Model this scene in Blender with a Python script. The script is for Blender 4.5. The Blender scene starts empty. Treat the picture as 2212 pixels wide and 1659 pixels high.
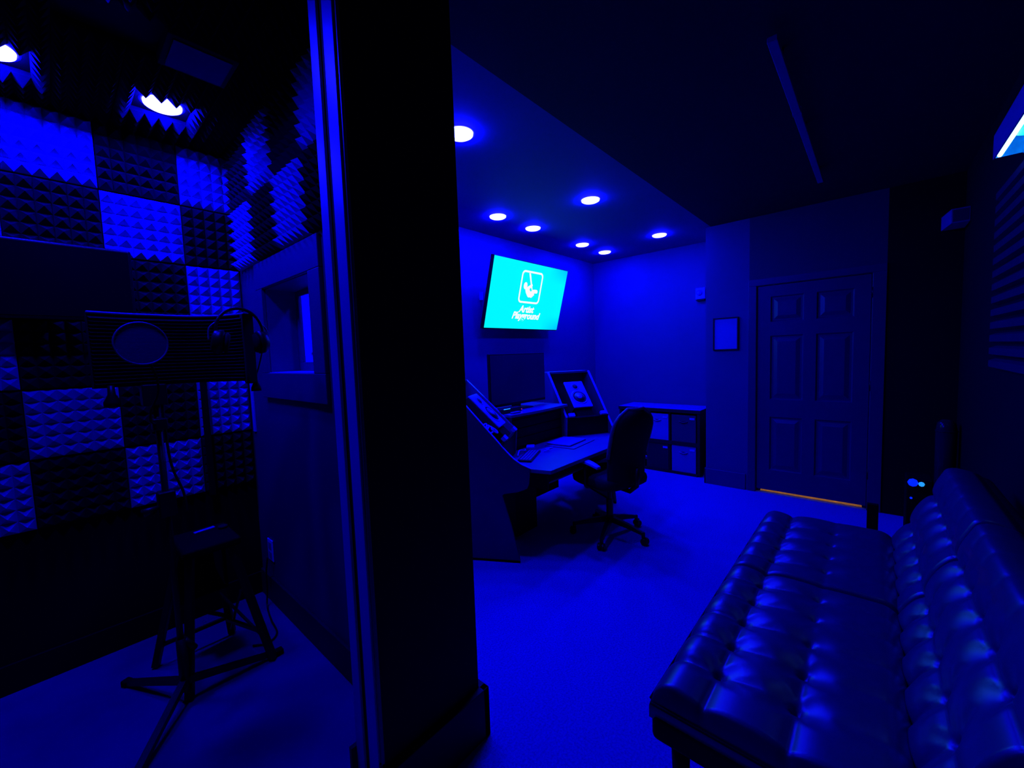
import bpy, bmesh, math, random
from mathutils import Matrix, Vector
random.seed(7)
S = bpy.context.scene
C = bpy.context.scene.collection
V = Vector
R = math.radians
PI = math.pi

# ------------------------------------------------------------------ camera
FPX = 882.37
cd = bpy.data.cameras.new('camera'); cam = bpy.data.objects.new('camera', cd); C.objects.link(cam)
cd.sensor_fit = 'HORIZONTAL'; cd.sensor_width = 36.0; cd.lens = FPX / 2212 * 36.0
cd.clip_start = 0.02; cd.clip_end = 60
H0 = 1.5
def _axes():
    V1 = V((1890.5 - 1106, 739.1 - 829.5, FPX)); V2 = V((110.3 - 1106, 801.3 - 829.5, FPX))
    ex = V1.normalized(); ey = V2; ey = (ey - ex * ey.dot(ex)).normalized(); ez = ex.cross(ey)
    if ez.y > 0: ez = -ez
    return ex, ey, ez
EX, EY, EZ = _axes()
M = Matrix.Identity(4)
for col, (a, sgn) in enumerate(((0, 1), (1, -1), (2, -1))):
    v = V((EX[a], EY[a], EZ[a])) * sgn
    for r_ in range(3): M[r_][col] = v[r_]
M[2][3] = H0
cam.matrix_world = M
S.camera = cam

# ------------------------------------------------------------------ world, colour management
w = bpy.data.worlds.new('world'); S.world = w; w.use_nodes = True
w.node_tree.nodes['Background'].inputs[0].default_value = (0, 0, 0, 1)
w.node_tree.nodes['Background'].inputs[1].default_value = 0
S.view_settings.view_transform = 'Standard'; S.view_settings.look = 'None'
S.view_settings.gamma = 1; S.view_settings.use_curve_mapping = False
S.view_settings.exposure = 0.0
LAMP = 600.0        # blue radiance of the control-room downlights
LAMP_BOOTH = 610.0

# ------------------------------------------------------------------ materials
MT = {}
def mat(name, col, rough=.6, metal=0, noise=None, bump=None, spec=.5, emit=None, est=0, coat=0, alpha=None, trans=0):
    m = bpy.data.materials.new(name); m.use_nodes = True; nt = m.node_tree; b = nt.nodes['Principled BSDF']
    b.inputs['Base Color'].default_value = (*col, 1); b.inputs['Roughness'].default_value = rough
    if max(col) < .045 and spec == .5: spec = .12
    b.inputs['Metallic'].default_value = metal; b.inputs['Specular IOR Level'].default_value = spec
    if coat: b.inputs['Coat Weight'].default_value = coat
    if trans: b.inputs['Transmission Weight'].default_value = trans
    if emit: b.inputs['Emission Color'].default_value = (*emit, 1); b.inputs['Emission Strength'].default_value = est
    if noise or bump:
        tc = nt.nodes.new('ShaderNodeTexCoord')
    if noise:
        sc, amt = noise
        n = nt.nodes.new('ShaderNodeTexNoise'); n.inputs['Scale'].default_value = sc; n.inputs['Detail'].default_value = 4
        r = nt.nodes.new('ShaderNodeValToRGB')
        r.color_ramp.elements[0].position = .3; r.color_ramp.elements[1].position = .7
        r.color_ramp.elements[0].color = (*[c * (1 - amt) for c in col], 1)
        r.color_ramp.elements[1].color = (*[min(1, c * (1 + amt)) for c in col], 1)
        nt.links.new(tc.outputs['Object'], n.inputs['Vector']); nt.links.new(n.outputs['Fac'], r.inputs['Fac'])
        nt.links.new(r.outputs['Color'], b.inputs['Base Color'])
    if bump:
        sc, st, di = bump
        n2 = nt.nodes.new('ShaderNodeTexNoise'); n2.inputs['Scale'].default_value = sc; n2.inputs['Detail'].default_value = 3
        bp = nt.nodes.new('ShaderNodeBump'); bp.inputs['Strength'].default_value = st; bp.inputs['Distance'].default_value = di
        nt.links.new(tc.outputs['Object'], n2.inputs['Vector']); nt.links.new(n2.outputs['Fac'], bp.inputs['Height'])
        nt.links.new(bp.outputs['Normal'], b.inputs['Normal'])
    MT[name] = m
    return m
def blu(v, k=.05): return (v*.67*k, v*.67*k, v*.67)
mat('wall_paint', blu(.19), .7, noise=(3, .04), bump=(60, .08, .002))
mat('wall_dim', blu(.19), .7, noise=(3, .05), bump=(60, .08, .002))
mat('wall_part_shaded', blu(.075), .8, noise=(3, .05), bump=(60, .08, .002))  # wall colour lowered to carry the light fall-off around the door
mat('wall_shaded', blu(.006), .8, noise=(3, .05), bump=(60, .08, .002))  # darkest wall copy, shade towards the sofa put into the colour
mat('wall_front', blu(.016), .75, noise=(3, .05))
mat('booth_partition', blu(.10), .55, noise=(3, .05), bump=(60, .06, .002))
mat('booth_black', blu(.003), .8, noise=(5, .1))
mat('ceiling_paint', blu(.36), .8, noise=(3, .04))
mat('ceiling_shaded', blu(.05), .8, noise=(3, .05))  # darker ceiling copy, shade over the sofa put into the colour
mat('carpet', blu(.54), .95, noise=(110, .30), bump=(260, .6, .006), spec=.1)
mat('booth_floor', blu(.19), .24, noise=(2.2, .22), bump=(30, .05, .001))
mat('trim_paint', blu(.16), .45, noise=(4, .04))
mat('trim_dark', blu(.03), .5, noise=(4, .04))
mat('casing', blu(.6), .4, noise=(4, .04))
mat('door_paint', blu(.105), .42, noise=(6, .05))
mat('foam_light', blu(.62), .95, noise=(40, .04), spec=.05)
mat('foam_dark', blu(.022), .95, noise=(40, .06), spec=.05)
mat('foam_black', blu(.004), .95, noise=(40, .1), spec=.05)
mat('black_metal', (.002, .002, .004), spec=.25, rough=.45, noise=(20, .1))
mat('black_plastic', (.002, .002, .004), spec=.25, rough=.4, noise=(20, .1))
mat('black_matte', (.001, .001, .002), .85, spec=.08, noise=(20, .1))
mat('screen_off', (.002, .002, .004), .15, spec=.2, noise=(4, .1))
mat('screen_grey', (.005, .005, .06), .4, noise=(4, .1))
mat('mesh_fabric', blu(.02), .9, noise=(60, .1))
mat('chair_fabric', blu(.016), .8, noise=(60, .15))
mat('chair_edge', blu(.18), .55, noise=(60, .1))
mat('arm_pad', blu(.55), .5, noise=(30, .05))
mat('desk_side', blu(.10), .5, noise=(8, .08))
mat('desk_top', blu(.28), .4, noise=(8, .06))
mat('desk_edge', blu(.75), .4, noise=(8, .04))
mat('desk_dark', blu(.008), .6, noise=(8, .1))
mat('turret_wood', blu(.30), .5, noise=(8, .06))
mat('silver_face', blu(.9), .4, noise=(20, .03))
mat('cone', blu(.30), .5, noise=(20, .1))
mat('cone_dark', blu(.03), .5, noise=(20, .1))
mat('speaker_body', blu(.035), .5, noise=(20, .1))
mat('aluminium', blu(.95), .35, metal=0, noise=(20, .02))
mat('logo_grey', blu(.3), .5, noise=(20, .1))
mat('shelf_black', (.005, .005, .016), .5, noise=(10, .1))
mat('shelf_top', blu(.5), .35, noise=(10, .05))
mat('bin_light', blu(.62), .8, noise=(60, .05))
mat('bin_mid', blu(.45), .8, noise=(60, .05))
mat('bin_dark', blu(.09), .85, noise=(60, .08))
mat('bin_darker', blu(.045), .85, noise=(60, .08))
mat('tag_white', blu(.95), .6, noise=(60, .02))
mat('paper', blu(.62), .7, noise=(30, .03))
mat('white_plastic', blu(1.2), .4, noise=(20, .02))
mat('leather', blu(.085), .37, noise=(35, .10), bump=(140, .10, .002), spec=.8)
mat('sofa_black', (.003, .003, .010), .75, noise=(30, .1))
mat('piping', (.002, .002, .008), .7, noise=(30, .1))
mat('gloss_black', (.003, .003, .02), .12, noise=(5, .1))
mat('beam', blu(.5), .6, noise=(10, .04))
mat('box_blue', blu(.40), .5, noise=(10, .04))
mat('slat', blu(.06), .8, noise=(20, .1))
mat('slat_gap', blu(.01), .9, noise=(20, .1))
mat('threshold_wood', (.75, .48, .22), .5, noise=(30, .2))
mat('hall_paint', (.75, .6, .42), .8, noise=(5, .04))
mat('lamp_lens', (.8, .8, .8), .5, emit=(1.6, 1.6, LAMP), est=1, noise=(10, .01))
mat('lamp_lens_booth', (.8, .8, .8), .5, emit=(1.6, 1.6, LAMP_BOOTH), est=1, noise=(10, .01))
mat('lamp_ring', blu(.7), .5, noise=(20, .02))
mat('tube_glow', (.8, .8, .8), .5, emit=(1.2, 3.0, 12.0), est=1.0, noise=(10, .01))
mat('bulb_glow', (.3, .8, .9), .2, emit=(0, 1.1, 1.2), est=1.0, noise=(10, .01))
mat('trough', (.02, .75, .95), .15, noise=(14, .3))
mat('led_blue', (.0, .02, .8), .4, emit=(0, .02, 2.0), est=1, noise=(10, .01))
mat('led_cyan', (.0, .4, .8), .4, emit=(.02, .35, .85), est=1, noise=(10, .01))
mat('led_red', (.5, .02, .1), .4, emit=(.5, .02, .12), est=1, noise=(10, .01))
mat('logo_white', (.9, .9, .9), .6, emit=(.96, .96, .96), est=1, noise=(10, .01))
mat('warm_glow', (1, .8, .5), .5, emit=(1, .62, .30), est=70, noise=(10, .01))
# glass
g = bpy.data.materials.new('pane_glass'); g.use_nodes = True; nt = g.node_tree
for n in list(nt.nodes): nt.nodes.remove(n)
o_ = nt.nodes.new('ShaderNodeOutputMaterial'); mx = nt.nodes.new('ShaderNodeMixShader'); tr = nt.nodes.new('ShaderNodeBsdfTransparent')
gl = nt.nodes.new('ShaderNodeBsdfGlossy'); mx.inputs[0].default_value = .07; gl.inputs['Roughness'].default_value = .02
nt.links.new(tr.outputs[0], mx.inputs[1]); nt.links.new(gl.outputs[0], mx.inputs[2]); nt.links.new(mx.outputs[0], o_.inputs[0])
MT['pane_glass'] = g
# pop filter mesh: thin woven cloth, partly see-through
g = bpy.data.materials.new('pop_mesh'); g.use_nodes = True; nt = g.node_tree; b = nt.nodes['Principled BSDF']
b.inputs['Base Color'].default_value = (.01, .01, .12, 1); b.inputs['Alpha'].default_value = .75; b.inputs['Roughness'].default_value = .9
MT['pop_mesh'] = g
# television picture: cyan, a little deeper towards the right hand corners
g = bpy.data.materials.new('tv_picture'); g.use_nodes = True; nt = g.node_tree; b = nt.nodes['Principled BSDF']
b.inputs['Base Color'].default_value = (.01, .01, .01, 1); b.inputs['Roughness'].default_value = .5
tc = nt.nodes.new('ShaderNodeTexCoord'); sp = nt.nodes.new('ShaderNodeSeparateXYZ'); nt.links.new(tc.outputs['Object'], sp.inputs[0])
def mth(op, a, b_=None, c=None):
    n = nt.nodes.new('ShaderNodeMath'); n.operation = op
    for i, x in enumerate((a, b_, c)):
        if x is None: continue
        if isinstance(x, (int, float)): n.inputs[i].default_value = x
        else: nt.links.new(x, n.inputs[i])
    return n.outputs[0]
dx = mth('MAXIMUM', mth('MULTIPLY_ADD', sp.outputs[0], 2.6, -.72), 0.0)
dy = mth('MAXIMUM', mth('MULTIPLY_ADD', mth('ABSOLUTE', sp.outputs[1]), 5.0, -.9), 0.0)
k = mth('MINIMUM', mth('MULTIPLY', dx, dy), 1.0)
rp = nt.nodes.new('ShaderNodeValToRGB'); nt.links.new(k, rp.inputs[0])
rp.color_ramp.elements[0].color = (0, .95, 1, 1); rp.color_ramp.elements[1].color = (0, .42, 1, 1)
nt.links.new(rp.outputs[0], b.inputs['Emission Color']); b.inputs['Emission Strength'].default_value = 1.0
MT['tv_picture'] = g

# ------------------------------------------------------------------ geometry helpers
class MB:
    def __init__(s): s.v = []; s.f = []
    def add(s, vs, fs, mx=None):
        o = len(s.v)
        s.v += [tuple(mx @ V(p)) if mx is not None else tuple(p) for p in vs]
        s.f += [tuple(i + o for i in f) for f in fs]; return s
    def box(s, x0, x1, y0, y1, z0, z1, mx=None):
        if x0 > x1: x0, x1 = x1, x0
        if y0 > y1: y0, y1 = y1, y0
        if z0 > z1: z0, z1 = z1, z0
        return s.add([(x0,y0,z0),(x1,y0,z0),(x1,y1,z0),(x0,y1,z0),(x0,y0,z1),(x1,y0,z1),(x1,y1,z1),(x0,y1,z1)],
                     [(3,2,1,0),(4,5,6,7),(0,1,5,4),(1,2,6,5),(2,3,7,6),(3,0,4,7)], mx)
    def prism(s, poly, a, b, mx):            # poly in local XY, extruded local Z a..b
        n = len(poly)
        return s.add([(x,y,a) for x,y in poly] + [(x,y,b) for x,y in poly],
                     [tuple(range(n-1,-1,-1)), tuple(range(n,2*n))] + [(i,(i+1)%n,n+(i+1)%n,n+i) for i in range(n)], mx)
    def tube(s, pts, r, seg=10, caps=True, closed=False):
        pts = [V(p) for p in pts]; n = len(pts); rr = r if isinstance(r, (list, tuple)) else [r]*n
        prev = None; rings = []
        for i, p in enumerate(pts):
            if closed: t = (pts[(i+1)%n] - pts[i-1]).normalized()
            else: t = (pts[min(i+1,n-1)] - pts[max(i-1,0)]).normalized()
            if prev is None:
                a = t.orthogonal().normalized()
            else:
                a = (prev - t * prev.dot(t)); a = a.normalized() if a.length > 1e-6 else t.orthogonal().normalized()
            prev = a; b = t.cross(a)
            rings.append([p + (a*math.cos(2*PI*k/seg) + b*math.sin(2*PI*k/seg))*rr[i] for k in range(seg)])
        vs = [q for g_ in rings for q in g_]; fs = []
        for i in range(n if closed else n-1):
            j = (i+1) % n
            for k in range(seg): fs.append((i*seg+k, i*seg+(k+1)%seg, j*seg+(k+1)%seg, j*seg+k))
        if caps and not closed: fs += [tuple(range(seg-1,-1,-1)), tuple((n-1)*seg+k for k in range(seg))]
        return s.add(vs, fs)
    def lathe(s, prof, seg=32, mx=None):      # prof [(r,z)], axis local Z
        vs = []; fs = []; n = len(prof)
        for (r, z) in prof:
            for k in range(seg): vs.append((r*math.cos(2*PI*k/seg), r*math.sin(2*PI*k/seg), z))
        for i in range(n-1):
            for k in range(seg): fs.append((i*seg+k, i*seg+(k+1)%seg, (i+1)*seg+(k+1)%seg, (i+1)*seg+k))
        fs += [tuple(range(seg-1,-1,-1)), tuple((n-1)*seg+k for k in range(seg))]
        return s.add(vs, fs, mx)
    def build(s, name, m, parent=None, smooth=False, bevel=0, seg=2, world=True):
        vs = s.v
        if parent is not None and world:
            inv = WM[parent.name].inverted(); vs = [tuple(inv @ V(p)) for p in vs]
        me = bpy.data.meshes.new(name); me.from_pydata(vs, [], s.f); me.update()
        bm = bmesh.new(); bm.from_mesh(me); bmesh.ops.recalc_face_normals(bm, faces=bm.faces); bm.to_mesh(me); bm.free()
        o = bpy.data.objects.new(name, me); C.objects.link(o); o.data.materials.append(MT[m])
        if smooth:
            for p in me.polygons: p.use_smooth = True
        if bevel:
            md = o.modifiers.new('bevel', 'BEVEL'); md.width = bevel; md.segments = seg; md.limit_method = 'ANGLE'; md.angle_limit = R(40)
            for p in me.polygons: p.use_smooth = True
            ms = o.modifiers.new('wn', 'WEIGHTED_NORMAL')
        if parent is not None:
            o.parent = parent; WM[o.name] = WM[parent.name].copy()
        else: WM[o.name] = Matrix.Identity(4)
        return o
WM = {}
def thing(name, label, cat, loc=(0,0,0), rz=0, group=None):
    o = bpy.data.objects.new(name, None); C.objects.link(o); o.empty_display_size = .1
    o.location = loc; o.rotation_euler = (0,0,rz); o['label'] = label; o['category'] = cat
    if group: o['group'] = group
    WM[o.name] = Matrix.Translation(V(loc)) @ Matrix.Rotation(rz, 4, 'Z')
    return o
def tag(o, label, cat, group=None, kind=None):
    o['label'] = label; o['category'] = cat
    if group: o['group'] = group
    if kind: o['kind'] = kind
    return o
def st(name, mb, m, label=None, **k):
    o = mb.build(name, m, **k)
    if o.parent is None: o['kind'] = 'structure'
    if label: o['label'] = label
    return o
def dup(root, loc, rz=None, label=None, group=None):
    r = root.copy(); C.objects.link(r); r.location = loc
    if rz is not None: r.rotation_euler = (0,0,rz)
    if label: r['label'] = label
    if group: r['group'] = group
    for ch in list(root.children):
        c = ch.copy(); C.objects.link(c); c.parent = r
        for gch in ch.children:
            d = gch.copy(); C.objects.link(d); d.parent = c
    return r
def mxyz(o, x, y, z):
    m = Matrix.Identity(4)
    for i, a in enumerate((x, y, z)):
        for r_ in range(3): m[r_][i] = a[r_]
    for r_ in range(3): m[r_][3] = o[r_]
    return m
def arc(cx, cz, r, a0, a1, n): return [(cx + r*math.cos(R(a0+(a1-a0)*i/n)), cz + r*math.sin(R(a0+(a1-a0)*i/n))) for i in range(n+1)]
def spline(pts, n=8):
    P = [V(p) for p in pts]; out = []
    for i in range(len(P)-1):
        p0 = P[max(i-1,0)]; p1 = P[i]; p2 = P[i+1]; p3 = P[min(i+2,len(P)-1)]
        for k in range(n):
            t = k/n; out.append(.5*((2*p1)+(-p0+p2)*t+(2*p0-5*p1+4*p2-p3)*t*t+(-p0+3*p1-3*p2+p3)*t**3))
    out.append(P[-1]); return out

# ------------------------------------------------------------------ room shell
ZC, ZU = 2.78, 2.78
XF = 4.75
st('floor', MB().box(.62, 5.5, -.6, 3.2, -.1, 0).box(-1.7, .62, -.6, 1.2, -.1, 0), 'carpet', 'blue-lit short pile carpet')
st('floor_booth', MB().box(-1.3, .93, 1.2, 3.1, -.1, 0.001), 'booth_floor', 'dark smooth floor of the vocal booth')
# booth shell
st('wall_booth_back', MB().box(-1.3, .93, 3.0, 3.1, 0, ZU), 'booth_black')
st('wall_booth_left', MB().box(-1.3, -1.2, 1.28, 3.0, 0, ZU), 'booth_black')
pw = MB()
WY0, WY1, WZ0, WZ1 = 1.94, 2.575, 1.435, 1.925
pw.box(.83, 1.02, 1.28, WY0, 0, ZU).box(.83, 1.02, WY1, 3.1, 0, ZU).box(.83, 1.02, WY0, WY1, 0, WZ0).box(.83, 1.02, WY0, WY1, WZ1, ZU)
st('wall_partition', pw, 'booth_partition', 'wall between booth and control room')
JX, JZ = .60, 2.585
wf = MB().box(JX, 1.02, 1.14, 1.28, 0, ZU).box(-1.7, -.34, 1.14, 1.28, 0, ZU).box(-.34, JX, 1.14, 1.28, JZ, ZU)
st('wall_front', wf, 'wall_front', 'near wall with the open booth doorway')
# control room walls
st('wall_tv_side', MB().box(.93, 5.5, 3.1, 3.2, 0, ZU), 'wall_paint')
st('wall_far', MB().box(5.36, 5.5, 1.38, 3.1, 0, ZU), 'wall_paint')
DY0, DY1, DZ = .03, .895, 2.095
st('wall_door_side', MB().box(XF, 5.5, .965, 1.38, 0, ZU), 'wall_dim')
st('wall_door_header', MB().box(XF, XF+.14, DY1, .965, 0, ZU).box(XF, XF+.14, DY0, DY1, DZ, ZU).box(XF, XF+.14, DY0-.093, DY0, 0, ZU), 'wall_part_shaded')  # separate pieces in darker colour stand for light fading along this wall
st('wall_corner', MB().box(XF, XF+.14, -.6, DY0-.093, 0, ZU), 'wall_shaded')
st('wall_right', MB().box(-1.7, XF+.14, -.6, -.5, 0, ZU), 'wall_shaded')
st('wall_behind', MB().box(-1.7, -1.6, -.5, 1.14, 0, ZU), 'wall_shaded')
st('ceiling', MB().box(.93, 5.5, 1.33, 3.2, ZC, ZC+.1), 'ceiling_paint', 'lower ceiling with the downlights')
st('ceiling_raised', MB().box(-1.7, 5.5, -.6, 1.33, ZU, ZU+.1), 'ceiling_shaded', 'ceiling over the sofa, shade put into its dark colour')
st('ceiling_booth', MB().box(-1.3, .93, 1.33, 3.2, ZC, ZC+.1), 'booth_black')
# baseboards
st('baseboard_booth_back', MB().box(-1.2, .83, 2.985, 3.0, 0, .14), 'booth_black', bevel=.003)
st('baseboard_partition', MB().box(.812, .83, 1.28, 2.985, 0, .165), 'trim_dark', bevel=.004)
bf = MB().box(JX+.005, 1.05, 1.112, 1.14, 0, .2).box(1.02, 1.05, 1.112, 3.1, 0, .2)
st('baseboard_front', bf, 'trim_dark', bevel=.003)
st('baseboard_door_side', MB().box(XF-.015, XF, .99, 1.395, 0, .17).box(XF-.015, 5.36, 1.38, 1.395, 0, .17), 'trim_paint', bevel=.003)
st('baseboard_far', MB().box(5.345, 5.36, 1.395, 3.1, 0, .17), 'trim_paint', bevel=.003)
st('baseboard_tv_side', MB().box(1.05, 5.345, 3.085, 3.1, 0, .17), 'trim_paint', bevel=.003)
st('baseboard_right', MB().box(-1.6, XF, -.5, -.485, 0, .17), 'trim_paint', bevel=.003)
# booth door frame: jamb with stop and casings
jm = MB().box(JX-.012, JX, 1.14, 1.2, 0, JZ).box(JX-.012, JX, 1.235, 1.285, 0, JZ)
st('trim_1', jm, 'casing', 'lit jamb boards of the booth doorway', bevel=.002)
st('trim_2', MB().box(JX-.004, JX, 1.2, 1.235, 0, JZ).box(-.34, JX, 1.14, 1.285, JZ-.012, JZ), 'booth_black', 'dark seal channel of the booth doorway')
st('trim_3', MB().box(JX-.01, JX+.004, 1.128, 1.14, 0, .23).box(JX-.03, JX+.03, 1.285, 1.30, 0, .2), 'trim_dark', 'plinth block at the doorway')
st('trim_4', MB().box(JX-.006, JX+.004, 1.128, 1.14, 0, JZ), 'trim_paint', 'thin outer edge of the doorway', bevel=.002)
# ------------------------------------------------------------------ booth window
wt = MB()
TY0, TY1, TZ0, TZ1 = 1.83, 2.66, 1.305, 2.06
t_ = .022
wt.box(.83-t_, .83, TY0, TY1, WZ1-.01, TZ1).box(.83-t_, .83, TY0, TY1, TZ0, WZ0+.01).box(.83-t_, .83, TY0, WY0+.01, WZ0+.01, WZ1-.01).box(.83-t_, .83, WY1-.01, TY1, WZ0+.01, WZ1-.01)
win = st('window_1', wt, 'booth_partition', 'wide flat window surround in the partition', bevel=.004)
lin = MB().box(.83, 1.02, WY0, WY0+.012, WZ0, WZ1).box(.83, 1.02, WY1-.012, WY1, WZ0, WZ1).box(.83, 1.02, WY0+.012, WY1-.012, WZ1-.012, WZ1)
st('window_lining', lin, 'trim_paint', parent=win)
st('window_sill', MB().box(.82, 1.02, WY0+.012, WY1-.012, WZ0, WZ0+.014), 'casing', parent=win)
sash = MB()
a0, a1, c0, c1 = WY0+.012, WY1-.012, WZ0+.014, WZ1-.012
sash.box(.985, 1.0, a0, a1, c0, c0+.05).box(.985, 1.0, a0, a1, c1-.03, c1).box(.985, 1.0, a0, a0+.03, c0+.05, c1-.03).box(.985, 1.0, a1-.04, a1, c0+.05, c1-.03)
st('window_frame', sash, 'trim_paint', parent=win, bevel=.003)
st('window_pane', MB().box(.991, .994, a0+.03, a1-.04, c0+.05, c1-.03), 'pane_glass', parent=win)
# ------------------------------------------------------------------ entrance door (six panel)
door = thing('door_1', 'six panel interior door with warm light under it', 'door', (XF, (DY0+DY1)/2, 0)); del door['category']; door['kind'] = 'structure'
def panel_door():
    x0 = XF+.012; dth = .04; y0, y1, z0, z1 = DY0+.004, DY1-.004, .035, DZ-.004
    W_ = y1 - y0; ys = [y0+.11, y0+.11+.27, y1-.11-.27, y1-.11]
    rows = [(.245, .79), (.965, 1.60), (1.735, 1.985)]
    mb = MB()
    rects = [(ys[0], ys[1], a, b) for a, b in rows] + [(ys[2], ys[3], a, b) for a, b in rows]
    cy = sorted({y0, y1, *ys}); cz = sorted({z0, z1, *[q for r_ in rows for q in r_]})
    vi = {}
    def vtx(x, y, z):
        k_ = (round(x,5), round(y,5), round(z,5))
        if k_ not in vi: vi[k_] = len(mb.v); mb.v.append((x,y,z))
        return vi[k_]
    def q4(a, b, c, d): mb.f.append((vtx(*a), vtx(*b), vtx(*c), vtx(*d)))
    for i in range(len(cy)-1):
        for j in range(len(cz)-1):
            ya, yb, za, zb = cy[i], cy[i+1], cz[j], cz[j+1]
            hole = any(abs(ya-r_[0])<1e-6 and abs(yb-r_[1])<1e-6 and abs(za-r_[2])<1e-6 and abs(zb-r_[3])<1e-6 for r_ in rects)
            if not hole: q4((x0,ya,za),(x0,yb,za),(x0,yb,zb),(x0,ya,zb))
            else:
                st_ = [(0, 0), (.012, .014), (.026, .014), (.06, .002)]
                for k_ in range(3):
                    (i0, d0), (i1, d1) = st_[k_], st_[k_+1]
                    A = [(x0+d0,ya+i0,za+i0),(x0+d0,yb-i0,za+i0),(x0+d0,yb-i0,zb-i0),(x0+d0,ya+i0,zb-i0)]
                    B = [(x0+d1,ya+i1,za+i1),(x0+d1,yb-i1,za+i1),(x0+d1,yb-i1,zb-i1),(x0+d1,ya+i1,zb-i1)]
                    for e in range(4): q4(A[e], A[(e+1)%4], B[(e+1)%4], B[e])
                q4(*B)
    x1 = x0 + dth
    q4((x1,y0,z0),(x1,y1,z0),(x1,y1,z1),(x1,y0,z1))
    for i in range(len(cy)-1):
        q4((x0,cy[i],z0),(x0,cy[i+1],z0),(x1,cy[i+1],z0),(x1,cy[i],z0)); q4((x0,cy[i],z1),(x0,cy[i+1],z1),(x1,cy[i+1],z1),(x1,cy[i],z1))
    for j in range(len(cz)-1):
        q4((x0,y0,cz[j]),(x0,y0,cz[j+1]),(x1,y0,cz[j+1]),(x1,y0,cz[j])); q4((x0,y1,cz[j]),(x0,y1,cz[j+1]),(x1,y1,cz[j+1]),(x1,y1,cz[j]))
    return mb
panel_door().build('door_leaf', 'door_paint', door)
cs = MB().box(XF-.012, XF, DY1+.005, DY1+.075, 0, DZ+.005).box(XF-.012, XF, DY0-.095, DY0-.005, 0, DZ+.005).box(XF-.012, XF, DY0-.095, DY1+.075, DZ+.005, DZ+.07)
MB().box(XF+.052, XF+.08, DY0, DY0+.03, .006, DZ).box(XF+.052, XF+.08, DY1-.03, DY1, .006, DZ).box(XF+.052, XF+.08, DY0+.03, DY1-.03, DZ-.03, DZ).build('door_stop', 'door_paint', door)
cs.build('door_casing', 'door_paint', door, bevel=.003)
for z in (1.93, 1.12, .33):
    MB().tube([(XF-.004, DY0-.006, z-.045), (XF-.004, DY0-.006, z+.045)], .008, 10).build('hinge', 'black_metal', door, smooth=True)
MB().box(XF-.005, XF+.2, DY0, DY1, 0, .006).build('threshold', 'threshold_wood', door)
# the lit hallway just beyond the door
hw = MB().box(XF+.14, 5.45, DY0-.3, DY1, -.1, 0.004).box(5.45, 5.5, DY0-.3, DY1, 0, 2.2).box(XF+.14, 5.45, DY0-.35, DY0-.3, 0, 2.2).box(XF+.14, 5.5, DY0-.35, DY1, 2.2, 2.25)
st('wall_hallway', hw, 'hall_paint', 'warm lit hallway behind the door')
hl = thing('ceiling_light', 'warm hallway light behind the closed door, seen only as glow below it', 'light', (5.2, .45, 2.2))
MB().lathe([(.0, 2.15), (.1, 2.16), (.12, 2.2)][::-1], 24, Matrix.Translation((5.2, .45, 0))).build('diffuser', 'warm_glow', hl)

# ------------------------------------------------------------------ downlights
def lens(r, m):
    return MB().lathe([(r, 0), (r*.98, -.010), (r*.85, -.016), (r*.5, -.020), (.001, -.021)], 40)
dl = []
def downlight(x, y, z, label, booth=False, first=[None, None]):
    k_ = 1 if booth else 0
    if first[k_] is None:
        t = thing('recessed_light', label, 'light', (x, y, z), 0, 'round recessed lights in the booth ceiling' if booth else 'round recessed lights in the control room ceiling')
        lens(.076, 0).build('lens', 'lamp_lens_booth' if booth else 'lamp_lens', t, smooth=True, world=False)
        rg = MB(); n = 40
        prof = [(.077, 0), (.077, -.002), (.084, -.0015), (.088, 0)]
        vs = [(r_*math.cos(2*PI*q/n), r_*math.sin(2*PI*q/n), z_) for r_, z_ in prof for q in range(n)]
        fs = [(i*n+q, i*n+(q+1)%n, (i+1)*n+(q+1)%n, (i+1)*n+q) for i in range(3) for q in range(n)]
        rg.add(vs, fs); rg.build('trim_ring', 'lamp_ring', t, smooth=True, world=False)
        first[k_] = t
    else:
        dup(first[k_], (x, y, z), None, label)
row = [(2.84, 2.63, 'white glowing round downlight above the left part of the television'), (3.36, 2.63, 'white glowing round downlight second from left in the far row over the television'),
       (4.30, 2.63, 'white glowing round downlight third in the far row, left of the pair by the corner'), (4.84, 2.63, 'white glowing round downlight nearest the far room corner'),
       (1.66, 1.81, 'white glowing round downlight half hidden by the near wall edge'), (3.12, 1.82, 'white glowing round downlight in mid ceiling between desk and sofa'),
       (4.62, 1.83, 'white glowing round downlight in front of the far wall near the entrance door'),
       (1.36, 2.63, 'round downlight hidden behind the near wall, left of the desk'), (1.89, 2.63, 'round downlight hidden behind the near wall, above the desk side')]
for x, y, l_ in row: downlight(x, y, ZC-.0005, l_)
for x, y, l_ in [(.46, 2.63, 'glowing booth ceiling light set fully in view among foam pyramids'), (-.07, 2.63, 'glowing booth ceiling light cut off by the left picture edge'), (.10, 1.80, 'booth ceiling light above the doorway, out of the frame')]:
    downlight(x, y, ZC-.0005, l_, True)

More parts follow.
